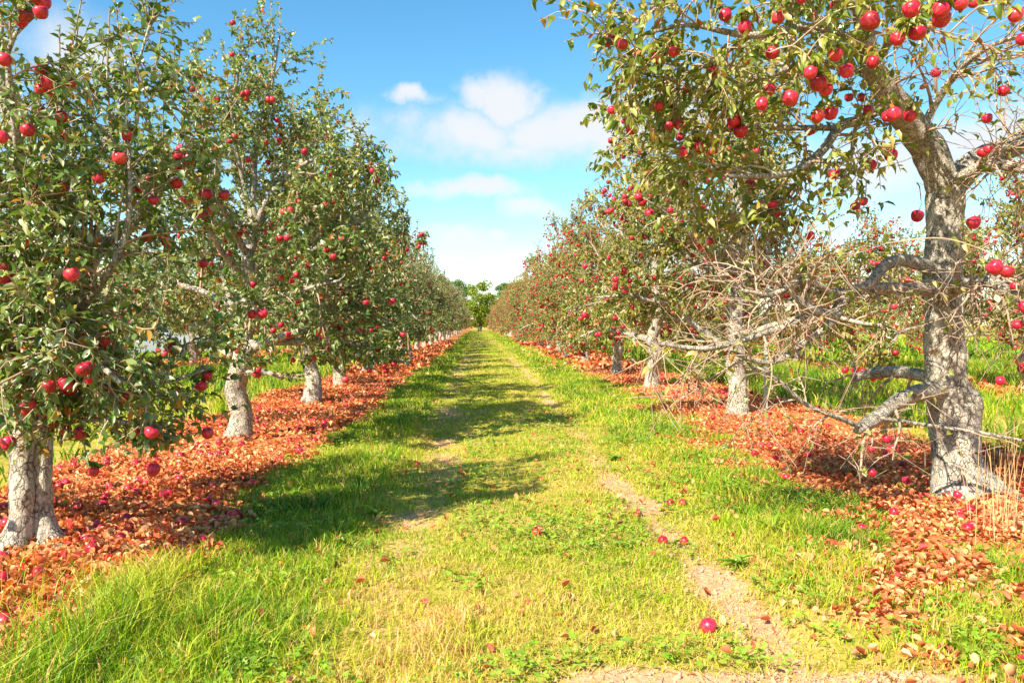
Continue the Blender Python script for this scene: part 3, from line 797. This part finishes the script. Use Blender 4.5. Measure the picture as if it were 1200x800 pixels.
# ------------------------------------------------------------------ broadleaf trees closing the view
def far_tree(seed, mat, h=9, rad=3.4):
    g = random.Random(seed)
    root = bpy.data.objects.new('broadleaf_tree', None); col.objects.link(root)
    tp, tr = resample([Vector((0, 0, -.2)), Vector((.1, 0, h * .25)), Vector((0, .1, h * .5)), Vector((.1, 0, h * .8))], [.32, .24, .17, .06], .4)
    link('trunk', tube_mesh('trunk', tp, tr, 10, M_BARK_FAR, .15, seed), root)
    rs = np.random.RandomState(seed); P = []
    for k in range(46):
        a = g.uniform(0, 6.28); zz = g.uniform(.16, .98); rr = rad * math.sqrt(g.random()) * (1 - abs(zz - .5) ** 1.6 * 1.9 if zz > .5 else .8 + .4 * zz)
        c_ = np.array([rr * math.cos(a), rr * math.sin(a), h * zz]); n = 190
        v = rs.normal(size=(n, 3)); v /= np.linalg.norm(v, axis=1, keepdims=True)
        P.append(c_ + v * (rs.rand(n, 1) ** .4) * np.array([1, 1, .75]) * g.uniform(.7, 1.25))
        if k % 4 == 0:
            j = min(range(len(tp)), key=lambda q: abs(tp[q].z - c_[2] * .75))
            link('limb', tube_mesh('limb', [tp[j], tp[j].lerp(Vector(c_), .5) + Vector((0, 0, -.2)), Vector(c_)], [.09, .06, .02], 6, M_BARK_FAR), root)
    P = np.concatenate(P); n = len(P)
    V, F, T = leaf_geom(P, rs.normal(size=(n, 3)), rs.normal(size=(n, 3)) + np.array([0, 0, .8]), rs.uniform(.18, .34, n), np.clip(rs.beta(2, 2, n), 0, 1), .6)
    tag(link('crown', mesh_np('crown', V, F, {'tint': T}, False, mat), root), kind='stuff')
    return root
fg = far_tree(901, M_FAR); fyt = far_tree(902, M_FARY, 7.5, 3.0); fg2 = far_tree(903, M_FAR, 10, 4.2)
def put(o, x, y, rz, s): o.location = (x, y, 0); o.rotation_euler = (0, 0, rz); o.scale = (s,) * 3; return o
tag(put(fyt, .3, 146, 0, 1.2), 'rounded bright yellow-green tree closing off the end of the aisle', 'tree', 'trees beyond the orchard')
tag(put(fg, -4.5, 166, .4, 1.12), 'dark green tree behind the bright yellow-green tree at the aisle end', 'tree', 'trees beyond the orchard')
tag(put(fg2, 5.5, 170, 1, 1.0), 'tall broad dark green tree next to the yellow-green tree at the aisle end', 'tree', 'trees beyond the orchard')
for x_, y_, s_ in ((-4.6, 153, .85), (4.8, 155, .95)):
    tag(copy_tree(fyt, (x_, y_, 0), rnd.uniform(0, 6.28), s_), 'smaller yellow-green tree flanking the bright rounded one at the aisle end', 'tree', 'trees beyond the orchard')
srcs = [fg, fg2, fyt, fg2, fg]
spots = [(-13, 168), (-24, 150), (-36, 140), (-46, 118), (-52, 96), (-58, 78), (-30, 175), (12, 175), (23, 165), (36, 150), (46, 138), (54, 122), (62, 104), (68, 88), (42, 170), (-64, 62), (72, 72), (-8, 190), (9, 192), (18, 182), (-18, 178), (29, 158), (40, 130), (50, 112), (58, 96), (64, 80), (66, 64), (60, 58), (54, 88), (46, 104), (-44, 104), (-50, 84), (-56, 70), (-60, 52), (-48, 62), (-40, 126)]
for i, (x, y) in enumerate(spots):
    t = copy_tree(srcs[i % 5], (x, y, 0), rnd.uniform(0, 6.28), rnd.uniform(.8, 1.15))
    tag(t, 'broadleaf tree in the distant tree line seen beyond the outer orchard rows', 'tree', 'trees beyond the orchard')

# ------------------------------------------------------------------ grass
rs = np.random.RandomState(12)
def wedge(x, y, m=1.2): return (x > -.60 * y - m) & (x < .70 * y + m)

def sample(n, y0, y1, x0, x1, tuft=.6):
    y = np.sqrt(rs.rand(n) * (y1 ** 2 - y0 ** 2) + y0 ** 2) if y1 / max(y0, .1) > 3 else y0 + (y1 - y0) * rs.rand(n)
    x = x0 + (x1 - x0) * rs.rand(n)
    return x, y

def grass_patch(n, y0, y1, x0, x1, wd, hs=1.0, m=1.0):
    nt_ = n // 5
    cx, cy = sample(nt_, y0, y1, x0, x1)
    k = rs.randint(0, nt_, n)
    spread = .035 + .03 * rs.rand(n)
    x = cx[k] + rs.normal(size=n) * spread; y = cy[k] + rs.normal(size=n) * spread
    hd = np.arctan2(y - cy[k], x - cx[k]) + rs.normal(size=n) * .8
    ok = wedge(x, y, m)
    tr = tracks(x, y); li = litter(x, y)
    pr = np.clip(1 - 1.25 * tr, 0.04, 1) * np.clip(1 - 1.02 * li, .03, 1)
    patch = vnoise(x, y, .55, 51) * .6 + vnoise(x, y, .18, 52) * .4
    aisle = (x > TRK_L - .3) & (x < TRK_R + .3)
    pr = pr * np.where(aisle, .35 + .9 * sstep(patch, .32, .68), .30 + .85 * sstep(patch, .3, .62))
    ok &= rs.rand(n) < pr
    x, y, hd, patch, aisle, tr = x[ok], y[ok], hd[ok], patch[ok], aisle[ok], tr[ok]
    n = len(x)
    lush = np.exp(-((x + 1.15) / .5) ** 2) + np.exp(-((x - 2.0) / .55) ** 2)
    h = np.where(aisle, .035, .055) + .03 * np.clip(lush, 0, 1) + .04 * sstep(4.0 - y, 0, 1) * (x < 0)
    h = h + np.where((x < -3.4) | (x > 5.0), .14, 0) + .10 * ((x < -1.4) & (x > -2.4) & (y < 4.2))
    h = h * (.5 + .9 * rs.rand(n)) * (.7 + .6 * vnoise(x, y, .4, 61)) * hs
    dry = vnoise(x, y, .8, 71) * .55 + vnoise(x, y, .22, 72) * .45
    T = -.04 + .78 * dry + .18 * rs.normal(size=n)
    T = T + .12 * sstep(5.0 - y, 0, 1.5) + np.where(aisle, .195, .06) - .08 * np.clip(lush, 0, 1) + .2 * tr - np.where((x < -3.4) | (x > 5.0), .12, 0)
    T = np.clip(np.where(rs.rand(n) < .13, .72 + .28 * rs.rand(n), T), 0, 1)
    lean = h * (.25 + .9 * rs.rand(n) ** 1.3)
    dx, dy = np.cos(hd), np.sin(hd); w_ = wd * (.6 + .8 * rs.rand(n)) * .5
    fa = rs.rand(n) * 6.28; px, py = np.cos(fa) * w_, np.sin(fa) * w_
    z = gz(x, y) - .008
    V = np.zeros((n, 5, 3))
    V[:, 0] = np.stack([x - px, y - py, z], 1); V[:, 1] = np.stack([x + px, y + py, z], 1)
    mx, my, mz = x + dx * lean * .32, y + dy * lean * .32, z + h * .62
    V[:, 2] = np.stack([mx - px * .8, my - py * .8, mz], 1); V[:, 3] = np.stack([mx + px * .8, my + py * .8, mz], 1)
    V[:, 4] = np.stack([x + dx * lean, y + dy * lean, z + h * (1 - .25 * (lean / np.maximum(h, 1e-3)) ** 2 * .6)], 1)
    f = np.array([[0, 1, 3], [0, 3, 2], [2, 3, 4]])
    F = (f[None] + (np.arange(n) * 5)[:, None, None]).reshape(-1, 3)
    return V.reshape(-1, 3), F, np.repeat(T, 5)

def merge(parts):
    o = 0; Vs = []; Fs = []; Ts = []
    for V, F, T in parts:
        Vs.append(V); Fs.append(F + o); Ts.append(T); o += len(V)
    return np.concatenate(Vs), np.concatenate(Fs), np.concatenate(Ts)
parts = [grass_patch(100000, 2.2, 5.0, -2.4, 3.4, .0045, 1.0, .5),
         grass_patch(26000, 3.3, 6.0, -4.6, 5.5, .006, 1.0, .8),
         grass_patch(90000, 5.0, 10.0, -2.2, 3.6, .007, 1.0),
         grass_patch(60000, 10, 20, -2.2, 3.6, .012, 1.05),
         grass_patch(45000, 20, 48, -2.4, 3.8, .025, 1.1),
         grass_patch(26000, 48, 140, -2.4, 3.8, .06, 1.2),
         grass_patch(52000, 6, 24, 4.6, 17, .016, 1.3),
         grass_patch(30000, 6, 24, -14, -3.2, .018, 1.1),
         grass_patch(26000, 24, 70, 4.8, 40, .06, 1.6),
         grass_patch(20000, 24, 70, -36, -3.4, .06, 1.6)]
def straw(n, y0, y1, x0, x1, wd):
    x = x0 + (x1 - x0) * rs.rand(n); y = y0 + (y1 - y0) * rs.rand(n)
    ok = wedge(x, y, .5) & (rs.rand(n) < np.clip(.25 + .9 * tracks(x, y) + .5 * vnoise(x, y, .5, 55) - .5 * litter(x, y), 0, 1))
    x, y = x[ok], y[ok]; n = len(x); a = rs.rand(n) * 6.28; L = .04 + .09 * rs.rand(n); z = gz(x, y) + .006 + .02 * rs.rand(n)
    dx, dy = np.cos(a) * L, np.sin(a) * L; px, py = -np.sin(a) * wd * .5, np.cos(a) * wd * .5; b = a + rs.normal(size=n) * .5
    V = np.zeros((n, 5, 3)); V[:, 0] = np.stack([x - px, y - py, z], 1); V[:, 1] = np.stack([x + px, y + py, z], 1)
    V[:, 2] = np.stack([x + dx * .5 - px, y + dy * .5 - py, z + .012], 1); V[:, 3] = np.stack([x + dx * .5 + px, y + dy * .5 + py, z + .012], 1)
    V[:, 4] = np.stack([x + dx * .5 + np.cos(b) * L * .5, y + dy * .5 + np.sin(b) * L * .5, z + .03 * rs.rand(n)], 1)
    f = np.array([[0, 1, 3], [0, 3, 2], [2, 3, 4]])
    return V.reshape(-1, 3), (f[None] + (np.arange(n) * 5)[:, None, None]).reshape(-1, 3), np.repeat(.72 + .28 * rs.rand(n), 5)
parts += [straw(14000, 2.3, 6, -2.4, 3.6, .0035), straw(9000, 6, 13, -2.2, 3.6, .006)]
V, F, T = merge(parts)
go = link('grass', mesh_np('grass', V, F, {'tint': T}, False, M_GRASS))
tag(go, 'mown yellow-green grass with dry straw patches along the aisle', 'grass', kind='stuff')

# low clover and broad small leaves among the grass
n = 16000
x = -2.2 + 5.6 * rs.rand(n); y = 2.4 + 9 * rs.rand(n) ** 1.4
pn = vnoise(x, y, .5, 101) * .65 + vnoise(x, y, .16, 102) * .35
ok = wedge(x, y, .4) & (rs.rand(n) < sstep(pn, .5, .68) * np.clip(1 - tracks(x, y) * 1.3 - litter(x, y) * .8, 0, 1))
x, y = x[ok], y[ok]; n = len(x)
hh = .02 + .045 * rs.rand(n); a = rs.rand(n) * 6.28
PP = []; DD = []; SS = []; TT = []; tt = .3 + .6 * rs.rand(n)
for k in range(3):
    b = a + k * 2.094
    PP.append(np.stack([x, y, gz(x, y) + hh], 1)); DD.append(np.stack([np.cos(b), np.sin(b), .1 + .3 * rs.normal(size=n)], 1)); SS.append(.016 + .02 * rs.rand(n)); TT.append(tt)
PP = np.concatenate(PP); m3 = len(PP)
V, F, T = leaf_geom(PP, np.concatenate(DD), np.stack([rs.normal(size=m3) * .3, rs.normal(size=m3) * .3, np.ones(m3)], 1), np.concatenate(SS), np.concatenate(TT), .85, False, .1, .1)
tag(link('clover', mesh_np('clover', V, F, {'tint': T}, False, M_WEED)), 'low bright green clover patches among the mown aisle grass', 'clover', kind='stuff')
# crumbs of soil and small stones on the worn wheel tracks
n = 5200
x = np.where(rs.rand(n) < .8, TRK_R + rs.normal(size=n) * .25, .2 + 1.7 * rs.rand(n)); y = 2.5 + 8 * rs.rand(n) ** 1.7
y = np.where(rs.rand(n) < .3, 2.5 + .45 * rs.rand(n), y)
ok = rs.rand(n) < tracks(x, y); x, y = x[ok], y[ok]; n = len(x)
o8 = np.array([[1, 0, 0], [0, 1, 0], [-1, 0, 0], [0, -1, 0], [0, 0, .8], [0, 0, -.8]]); of = np.array([[0, 1, 4], [1, 2, 4], [2, 3, 4], [3, 0, 4], [1, 0, 5], [2, 1, 5], [3, 2, 5], [0, 3, 5]])
sz_ = .004 + .014 * rs.rand(n) ** 3
V = np.stack([x, y, gz(x, y) + sz_ * .3], 1)[:, None] + o8[None] * sz_[:, None, None] * (.7 + .6 * rs.rand(n, 6, 1))
F = (of[None] + (np.arange(n) * 6)[:, None, None]).reshape(-1, 3)
m_, nt = new_mat('soil_crumb'); finish(nt, nt.mix(nt.noise(nt.n('ShaderNodeNewGeometry').outputs['Position'], 30), (.34, .17, .09), (.7, .46, .3)), .95, spec=.1)
tag(link('soil_crumbs', mesh_np('soil_crumbs', V.reshape(-1, 3), F, None, False, m_)), 'crumbs of pinkish soil and grit scattered on the bare wheel track', 'soil', kind='stuff')

# ------------------------------------------------------------------ leaf litter
def litter_pts(n, y0, y1, x0, x1, base=0.0):
    x = x0 + (x1 - x0) * rs.rand(n); y = y0 + (y1 - y0) * rs.rand(n)
    ok = wedge(x, y, .8) & (rs.rand(n) < base + litter(x, y) * (.25 + 1.0 * sstep(vnoise(x, y, .45, 81) * .6 + vnoise(x, y, .16, 82) * .4, .2, .6)))
    return x[ok], y[ok]
LX = []; LY = []; LS = []
for (n, y0, y1, x0, x1, b, s0, s1) in [(44000, 2.6, 8, -4.6, -1.0, .004, .018, .056), (44000, 2.6, 9, 1.5, 6.4, .05, .018, .056), (1100, 2.6, 12, -1.6, 2.6, .55, .03, .06),
                                       (22000, 8, 20, -4.2, -1.0, .004, .04, .07), (22000, 9, 22, 2.0, 6.2, .02, .04, .07), (9000, 20, 60, -4.2, -1.1, .01, .12, .2),
                                       (9000, 22, 60, 2.0, 6.0, .01, .12, .2), (6000, 10, 40, 8, 12.4, 0, .1, .18), (3000, 14, 40, -11, -7.5, 0, .1, .18)]:
    x, y = litter_pts(n, y0, y1, x0, x1, b)
    LX.append(x); LY.append(y); LS.append(s0 + (s1 - s0) * rs.rand(len(x)))
LX = np.concatenate(LX); LY = np.concatenate(LY); LS = np.concatenate(LS); n = len(LX)
LP = np.stack([LX, LY, gz(LX, LY) + .008 + .02 * rs.rand(n) + .03 * litter(LX, LY) * rs.rand(n)], 1)
LA = rs.rand(n) * 6.28; LD = np.stack([np.cos(LA), np.sin(LA), rs.normal(size=n) * .38], 1)
LN = np.stack([rs.normal(size=n) * .65, rs.normal(size=n) * .65, np.ones(n)], 1)
LT = np.clip(rs.beta(2.2, 1.9, n) * .92 + .5 * (vnoise(LX, LY, .5, 91) * .6 + vnoise(LX, LY, .17, 92) * .4 - .5), 0, .9); LT = np.where(rs.rand(n) < .09, .91 + .09 * rs.rand(n), LT)
# the 280 leaves that show largest stand singly, the rest as one mass
view = (LX > -.60 * LY + .1) & (LX < .70 * LY - .1) & (LY > 2.75)
order = np.argsort(np.where(view, LY / LS, 1e9)); one = order[:280]; mask = np.ones(n, bool); mask[one] = False
nr = mask & (LY < 7); fr = mask & (LY >= 7)
V, F, T = merge([leaf_geom(LP[q], LD[q], LN[q], LS[q], LT[q], .62, h_, .3, -.22) for q, h_ in ((nr, True), (fr, False))])
lo = link('leaf_litter', mesh_np('leaf_litter', V, F, {'tint': T}, False, M_LITTER))
tag(lo, 'dry orange and tan fallen leaves heaped in strips under the apple rows', 'fallen leaves', kind='stuff')
lms = [single_leaf('fallen_leaf', M_LITTER, t, .6, f_, -.12) for t, f_ in ((.2, .25), (.4, .1), (.5, .3), (.6, .2), (.7, .15), (.82, .3))]
for i in one:
    o = link('fallen_leaf', lms[int(rs.randint(len(lms)))], ground)
    D = Vector(LD[i]).normalized(); X = D.cross(Vector(LN[i])).normalized(); Z = X.cross(D); s_ = float(LS[i])
    mt = Matrix((X * s_, D * s_, Z * s_)).transposed().to_4x4(); mt.translation = Vector(LP[i]); o.matrix_basis = mt

# ------------------------------------------------------------------ windfall apples
ra = random.Random(9)
def drop(x, y, label, group, sz=None):
    sz = sz or ra.uniform(.055, .078)
    o = link('windfall_apple', ra.choice(APPLE_MESH))
    o.location = (x, y, gzs(x, y) + sz * .33 + .028 * float(litter(np.array([x]), np.array([y]))[0])); o.scale = (sz,) * 3
    o.rotation_euler = (ra.uniform(0, 3.1), ra.uniform(-1.2, 1.2), ra.uniform(0, 6.28))
    tag(o, label, 'apple', group); return o
def drop_px(x, y, label, group=None, sz=None):
    d = ray(x, y); t = -(CAM_H - .03) / d.z
    return drop(d.x * t, d.y * t, label, group, sz)
drop_px(830, 728, 'lone red windfall apple on short grass beside the bare dirt patch', sz=.075)
drop_px(397, 634, 'lone red apple in the shaded grass where the leafy tree shadow ends')
drop_px(1134, 624, 'red windfall apple on leaf litter in front of the gnarled tree trunk')
drop_px(630, 623, 'single small red apple lying on the mown middle of the aisle', sz=.07)
for (x, y) in [(786, 584), (747, 597), (800, 585), (802, 627), (777, 628)]:
    drop_px(x, y, 'red windfall apple on the bare dirt wheel track', 'apples on the wheel track', .058)
for (x, y) in [(489, 540), (1010, 618), (935, 574)]:
    drop_px(x, y, 'red windfall apple half sunk in the aisle grass', 'apples in the aisle grass', .058)
def rain(n, x0, x1, y0, y1, label, group):
    k = 0
    while k < n:
        x = ra.uniform(x0, x1); y = ra.uniform(y0, y1)
        if litter(np.array([x]), np.array([y]))[0] > .5 and wedge(x, y, .1):
            drop(x, y, label, group); k += 1
rain(55, -3.7, -1.5, 3.3, 6.6, 'red windfall apple in the leaf litter around the twin-stemmed tree', 'windfalls by the twin-stemmed tree')
rain(60, -3.7, -1.4, 7, 11.5, 'red windfall apple in the leaf litter under the long-limbed tree', 'windfalls under the long-limbed tree')
rain(45, -3.7, -1.4, 11.5, 20, 'red windfall apple in the litter farther along the shaded row', 'windfalls along the shaded row')
rain(42, 2.5, 5.2, 4.4, 8.3, 'red windfall apple in the leaf litter around the gnarled bare-limbed tree', 'windfalls by the gnarled tree')
rain(60, 2.5, 5.4, 9, 20, 'red windfall apple in the litter farther along the sunlit row', 'windfalls along the sunlit row')

# ------------------------------------------------------------------ weeds
wl = [single_leaf('leaf', M_WEED, t, wd, .1, .42) for t, wd in ((.2, .24), (.5, .2), (.8, .28))]
def weed(x, y, s, n, label, flat=.5):
    root = bpy.data.objects.new('weed_plant', None); col.objects.link(root)
    root.location = (x, y, gzs(x, y)); a0 = ra.uniform(0, 6.28); root.rotation_euler = (0, 0, a0); root.empty_display_size = .1
    for i in range(n):
        a = i * 2.4 + ra.uniform(-.3, .3); e = ra.uniform(.2, 1.3)
        D = Vector((math.cos(a) * math.cos(e), math.sin(a) * math.cos(e), math.sin(e)))
        X = D.cross(Vector((0, 0, 1))).normalized(); Z = X.cross(D); q = s * ra.uniform(.6, 1.1)
        o = link('leaf', ra.choice(wl), root)
        mt = Matrix((X * q, D * q, Z * q)).transposed().to_4x4(); mt.translation = Vector((D.x * .01, D.y * .01, -.004)); o.matrix_basis = mt
    tag(root, label, 'weed', 'weeds in the aisle grass')
for (x, y, s, n, lab) in [(862, 655, .12, 22, 'largest bright green weed tuft, growing beside the wheel track'),
                          (905, 625, .15, 13, 'bright green leafy weed between the wheel track and the leaf litter'),
                          (872, 600, .14, 12, 'bright green leafy weed between the wheel track and the leaf litter'),
                          (850, 570, .14, 12, 'bright green leafy weed between the wheel track and the leaf litter'),
                          (940, 645, .13, 12, 'bright green leafy weed between the wheel track and the leaf litter'),
                          (835, 545, .13, 11, 'bright green leafy weed between the wheel track and the leaf litter'),
                          (720, 533, .14, 20, 'spreading green weed rosette at the grassy edge of the wheel track'),
                          (308, 607, .12, 10, 'green weed in the shade of the leafy row'), (440, 602, .12, 10, 'green weed in the shade of the leafy row'),
                          (330, 600, .11, 10, 'green weed in the shade of the leafy row'), (270, 610, .12, 10, 'green weed in the shade of the leafy row'),
                          (1062, 570, .12, 12, 'small green weed sprouting in leaf litter before the gnarled trunk'),
                          (790, 634, .10, 7, 'pale weed leaves flat on the dirt wheel track')]:
    d = ray(x, y); t = -(CAM_H - .02) / d.z
    weed(d.x * t, d.y * t, s, n, lab)

# dry stalks and tall grass beside the gnarled trunk
Ps = []
for i in range(46):
    b = at(ra.gauss(1172, 20), ra.uniform(560, 640), 5.4); d = (b - cam.location); t = -CAM_H / d.z
    x, y = d.x * t, d.y * t
    hgt = ra.uniform(.25, .75); a = ra.uniform(0, 6.28); l = ra.uniform(.02, .14)
    z = gzs(x, y)
    Ps.append(resample([Vector((x, y, z - .02)), Vector((x + l * .3 * math.cos(a), y + l * .3 * math.sin(a), z + hgt * .5)), Vector((x + l * math.cos(a), y + l * math.sin(a), z + hgt))], [.0022, .0018, .001], .1))
Vs = []; Fs = []; o_ = 0
for a, b in Ps:
    v_, f_ = tube(a, b, 3, cap=False); Vs += v_; Fs += [tuple(i + o_ for i in f) for f in f_]; o_ += len(v_)
m = bpy.data.meshes.new('dry_stalks'); m.from_pydata(Vs, [], Fs)
m_, nt = new_mat('dry_stalk'); finish(nt, nt.mix(nt.noise(nt.n('ShaderNodeNewGeometry').outputs['Position'], 12), (.45, .2, .08), (.6, .42, .2)), .8); m.materials.append(m_)
tag(link('dry_stalks', m), 'thin dry reddish stalks standing beside the gnarled trunk', 'dry stalks', kind='stuff')

# pale metal stake by the second tree of the sunlit row
def stake():
    p = at(897, 470, 11.6); h = 1.35
    root = bpy.data.objects.new('support_stake', None); col.objects.link(root); root.location = (p.x, 11.6, gzs(p.x, 11.6))
    m_, nt = new_mat('galvanised_stake'); g = nt.n('ShaderNodeTexCoord').outputs['Object']
    finish(nt, nt.mix(nt.rng(nt.noise(g, 20, 4), .4, .65), (.3, .4, .33), (.45, .5, .42)), .55, spec=.4)
    V = []; prof = [(-.03, -.004), (.03, -.004), (.03, .004), (.006, .006), (.006, .032), (-.006, .032), (-.006, .006), (-.03, .004)]
    for z in (-.1, h):
        V += [(x, y, z) for x, y in prof]
    F = [(i, (i + 1) % 8, 8 + (i + 1) % 8, 8 + i) for i in range(8)] + [tuple(range(8, 16))]
    m = bpy.data.meshes.new('post'); m.from_pydata(V, [], F); m.materials.append(m_); link('post', m, root)
    a, b = tube([Vector((-.045, 0, h * .62)), Vector((0, -.02, h * .62)), Vector((.045, 0, h * .62)), Vector((0, .045, h * .62)), Vector((-.045, 0, h * .62))], [.006] * 5, 6)
    m = bpy.data.meshes.new('tie'); m.from_pydata(a, [], b); m.materials.append(M_STEM); link('tie', m, root)
    tag(root, 'slim pale green metal stake standing in leaf litter beside an apple trunk', 'stake')
stake()

# parked cars glimpsed through the shaded row
def mat_plain(name, c, rough, spec=.5, coat=0):
    m, nt = new_mat(name); g = nt.n('ShaderNodeTexCoord').outputs['Object']
    finish(nt, nt.mix(nt.math('MULTIPLY', nt.noise(g, 3, 3), .25), c, tuple(v * .8 for v in c)), rough, spec=spec, coat=coat); return m
M_CARW = mat_plain('white_car_paint', (.8, .8, .82), .25, .5, .6); M_CARB = mat_plain('silver_car_paint', (.45, .5, .58), .25, .5, .6)
M_GLASS = mat_plain('car_glass', (.03, .045, .07), .06, .7); M_TYRE = mat_plain('tyre_rubber', (.02, .02, .02), .8, .2); M_RIM = mat_plain('wheel_rim', (.5, .5, .52), .3, .6)
M_LAMP = mat_plain('car_lamp', (.75, .75, .75), .1, .6); M_RED = mat_plain('tail_lamp', (.4, .01, .01), .15, .6)
def sect(prof, hw, tuck):
    """loft a side profile (x, z) to both sides with rounded shoulders"""
    V = []; n = len(prof)
    for (sy, k) in ((-1, 1.0), (-.9, .0), (.9, .0), (1, 1.0)):
        for (x, z) in prof:
            V.append((x * (1 - .015 * k), sy * (hw - tuck * max(0, z - .85)), z - (.03 * k if z > .8 else 0)))
    F = []
    for s_ in range(3):
        for i in range(n): F.append((s_ * n + i, s_ * n + (i + 1) % n, (s_ + 1) * n + (i + 1) % n, (s_ + 1) * n + i))
    F.append(tuple(range(n))[::-1]); F.append(tuple(range(3 * n, 4 * n)))
    return V, F
def car(x, y, rz, paint, label):
    root = bpy.data.objects.new('parked_car', None); col.objects.link(root); root.location = (x, y, gzs(x, y)); root.rotation_euler = (0, 0, rz)
    body = [(-2.2, .35), (-2.25, .6), (-2.15, .92), (-1.5, .98), (.75, .98), (1.5, .9), (2.1, .78), (2.25, .6), (2.22, .32), (1.85, .28), (1.7, .5), (1.4, .62), (1.1, .5), (.95, .24), (-.95, .24), (-1.1, .5), (-1.4, .62), (-1.7, .5), (-1.85, .28)]
    V, F = sect(body, .88, .25); m = bpy.data.meshes.new('body'); m.from_pydata(V, [], F); m.materials.append(paint); b = link('body', m, root)
    V, F = sect([(-1.55, .97), (-1.0, 1.40), (-.3, 1.46), (.25, 1.40), (.95, .97)], .86, .42); m = bpy.data.meshes.new('cabin'); m.from_pydata(V, [], F); m.materials.append(paint); link('cabin', m, root)
    for s_ in (-1, 1):
        for q in ([(-1.3, 1.0), (-.93, 1.34), (-.32, 1.38), (-.32, 1.0)], [(-.24, 1.0), (-.24, 1.38), (.2, 1.34), (.68, 1.0)]):
            V = []
            for off in (.012, -.02):
                V += [(px, s_ * (.86 - .42 * max(0, pz - .85) + off), pz) for px, pz in q]
            F = [(0, 1, 2, 3), (7, 6, 5, 4)] + [(i, 4 + i, 4 + (i + 1) % 4, (i + 1) % 4) for i in range(4)]
            m = bpy.data.meshes.new('window'); m.from_pydata(V, [], F); m.materials.append(M_GLASS); link('window', m, root)
    for nm, q in (('windscreen', [(.90, 1.02), (.28, 1.40)]), ('rear_window', [(-1.50, 1.02), (-1.03, 1.385)])):
        sg = 1 if nm == 'windscreen' else -1; V = []
        for off in (.03, -.02):
            for (px, pz) in q:
                yw = .80 - .42 * max(0, pz - .85)
                V += [(px + sg * off, -yw, pz + off * .5), (px + sg * off, yw, pz + off * .5)]
        F = [(0, 1, 3, 2), (4, 6, 7, 5), (0, 2, 6, 4), (1, 5, 7, 3), (0, 4, 5, 1), (2, 3, 7, 6)]
        m = bpy.data.meshes.new(nm); m.from_pydata(V, [], F); m.materials.append(M_GLASS); link(nm, m, root)
    for wx in (-1.4, 1.4):
        for s_ in (-1, 1):
            def ring(prof, name, mat, par):
                V = []; k = 20
                for (r_, yy) in prof:
                    V += [(wx + r_ * math.cos(6.2832 * i / k), s_ * yy, .32 + r_ * math.sin(6.2832 * i / k)) for i in range(k)]
                F = [(j * k + i, j * k + (i + 1) % k, (j + 1) * k + (i + 1) % k, (j + 1) * k + i) for j in range(len(prof) - 1) for i in range(k)] + [tuple(range((len(prof) - 1) * k, len(prof) * k))]
                m = bpy.data.meshes.new(name); m.from_pydata(V, [], F); m.materials.append(mat); return link(name, m, par)
            t = ring([(.2, .66), (.31, .66), (.32, .70), (.32, .84), (.30, .87), (.2, .87)], 'wheel', M_TYRE, root)
            ring([(.205, .85), (.2, .875), (.16, .862), (.05, .868)], 'rim', M_RIM, t)
    for s_ in (-1, 1):
        for nm, px, mat in (('headlight', 2.17, M_LAMP), ('tail_light', -2.21, M_RED)):
            V = [(px + dx, s_ * (.62 + dy), .68 + dz) for dx in (-.06, .06) for dy in (-.17, .17) for dz in (-.07, .07)]
            F = [(0, 1, 3, 2), (4, 6, 7, 5), (0, 4, 5, 1), (2, 3, 7, 6), (0, 2, 6, 4), (1, 5, 7, 3)]
            m = bpy.data.meshes.new(nm); m.from_pydata(V, [], F); m.materials.append(mat); link(nm, m, root)
    tag(root, label, 'car', 'cars parked beyond the shaded row')
car(-13.2, 20.6, R(20), M_CARW, 'white parked car glimpsed through the foliage beside the twin-stemmed tree')
car(-12.6, 31.0, R(25), M_CARB, 'silver parked car beyond the leafy row, half hidden by foliage')
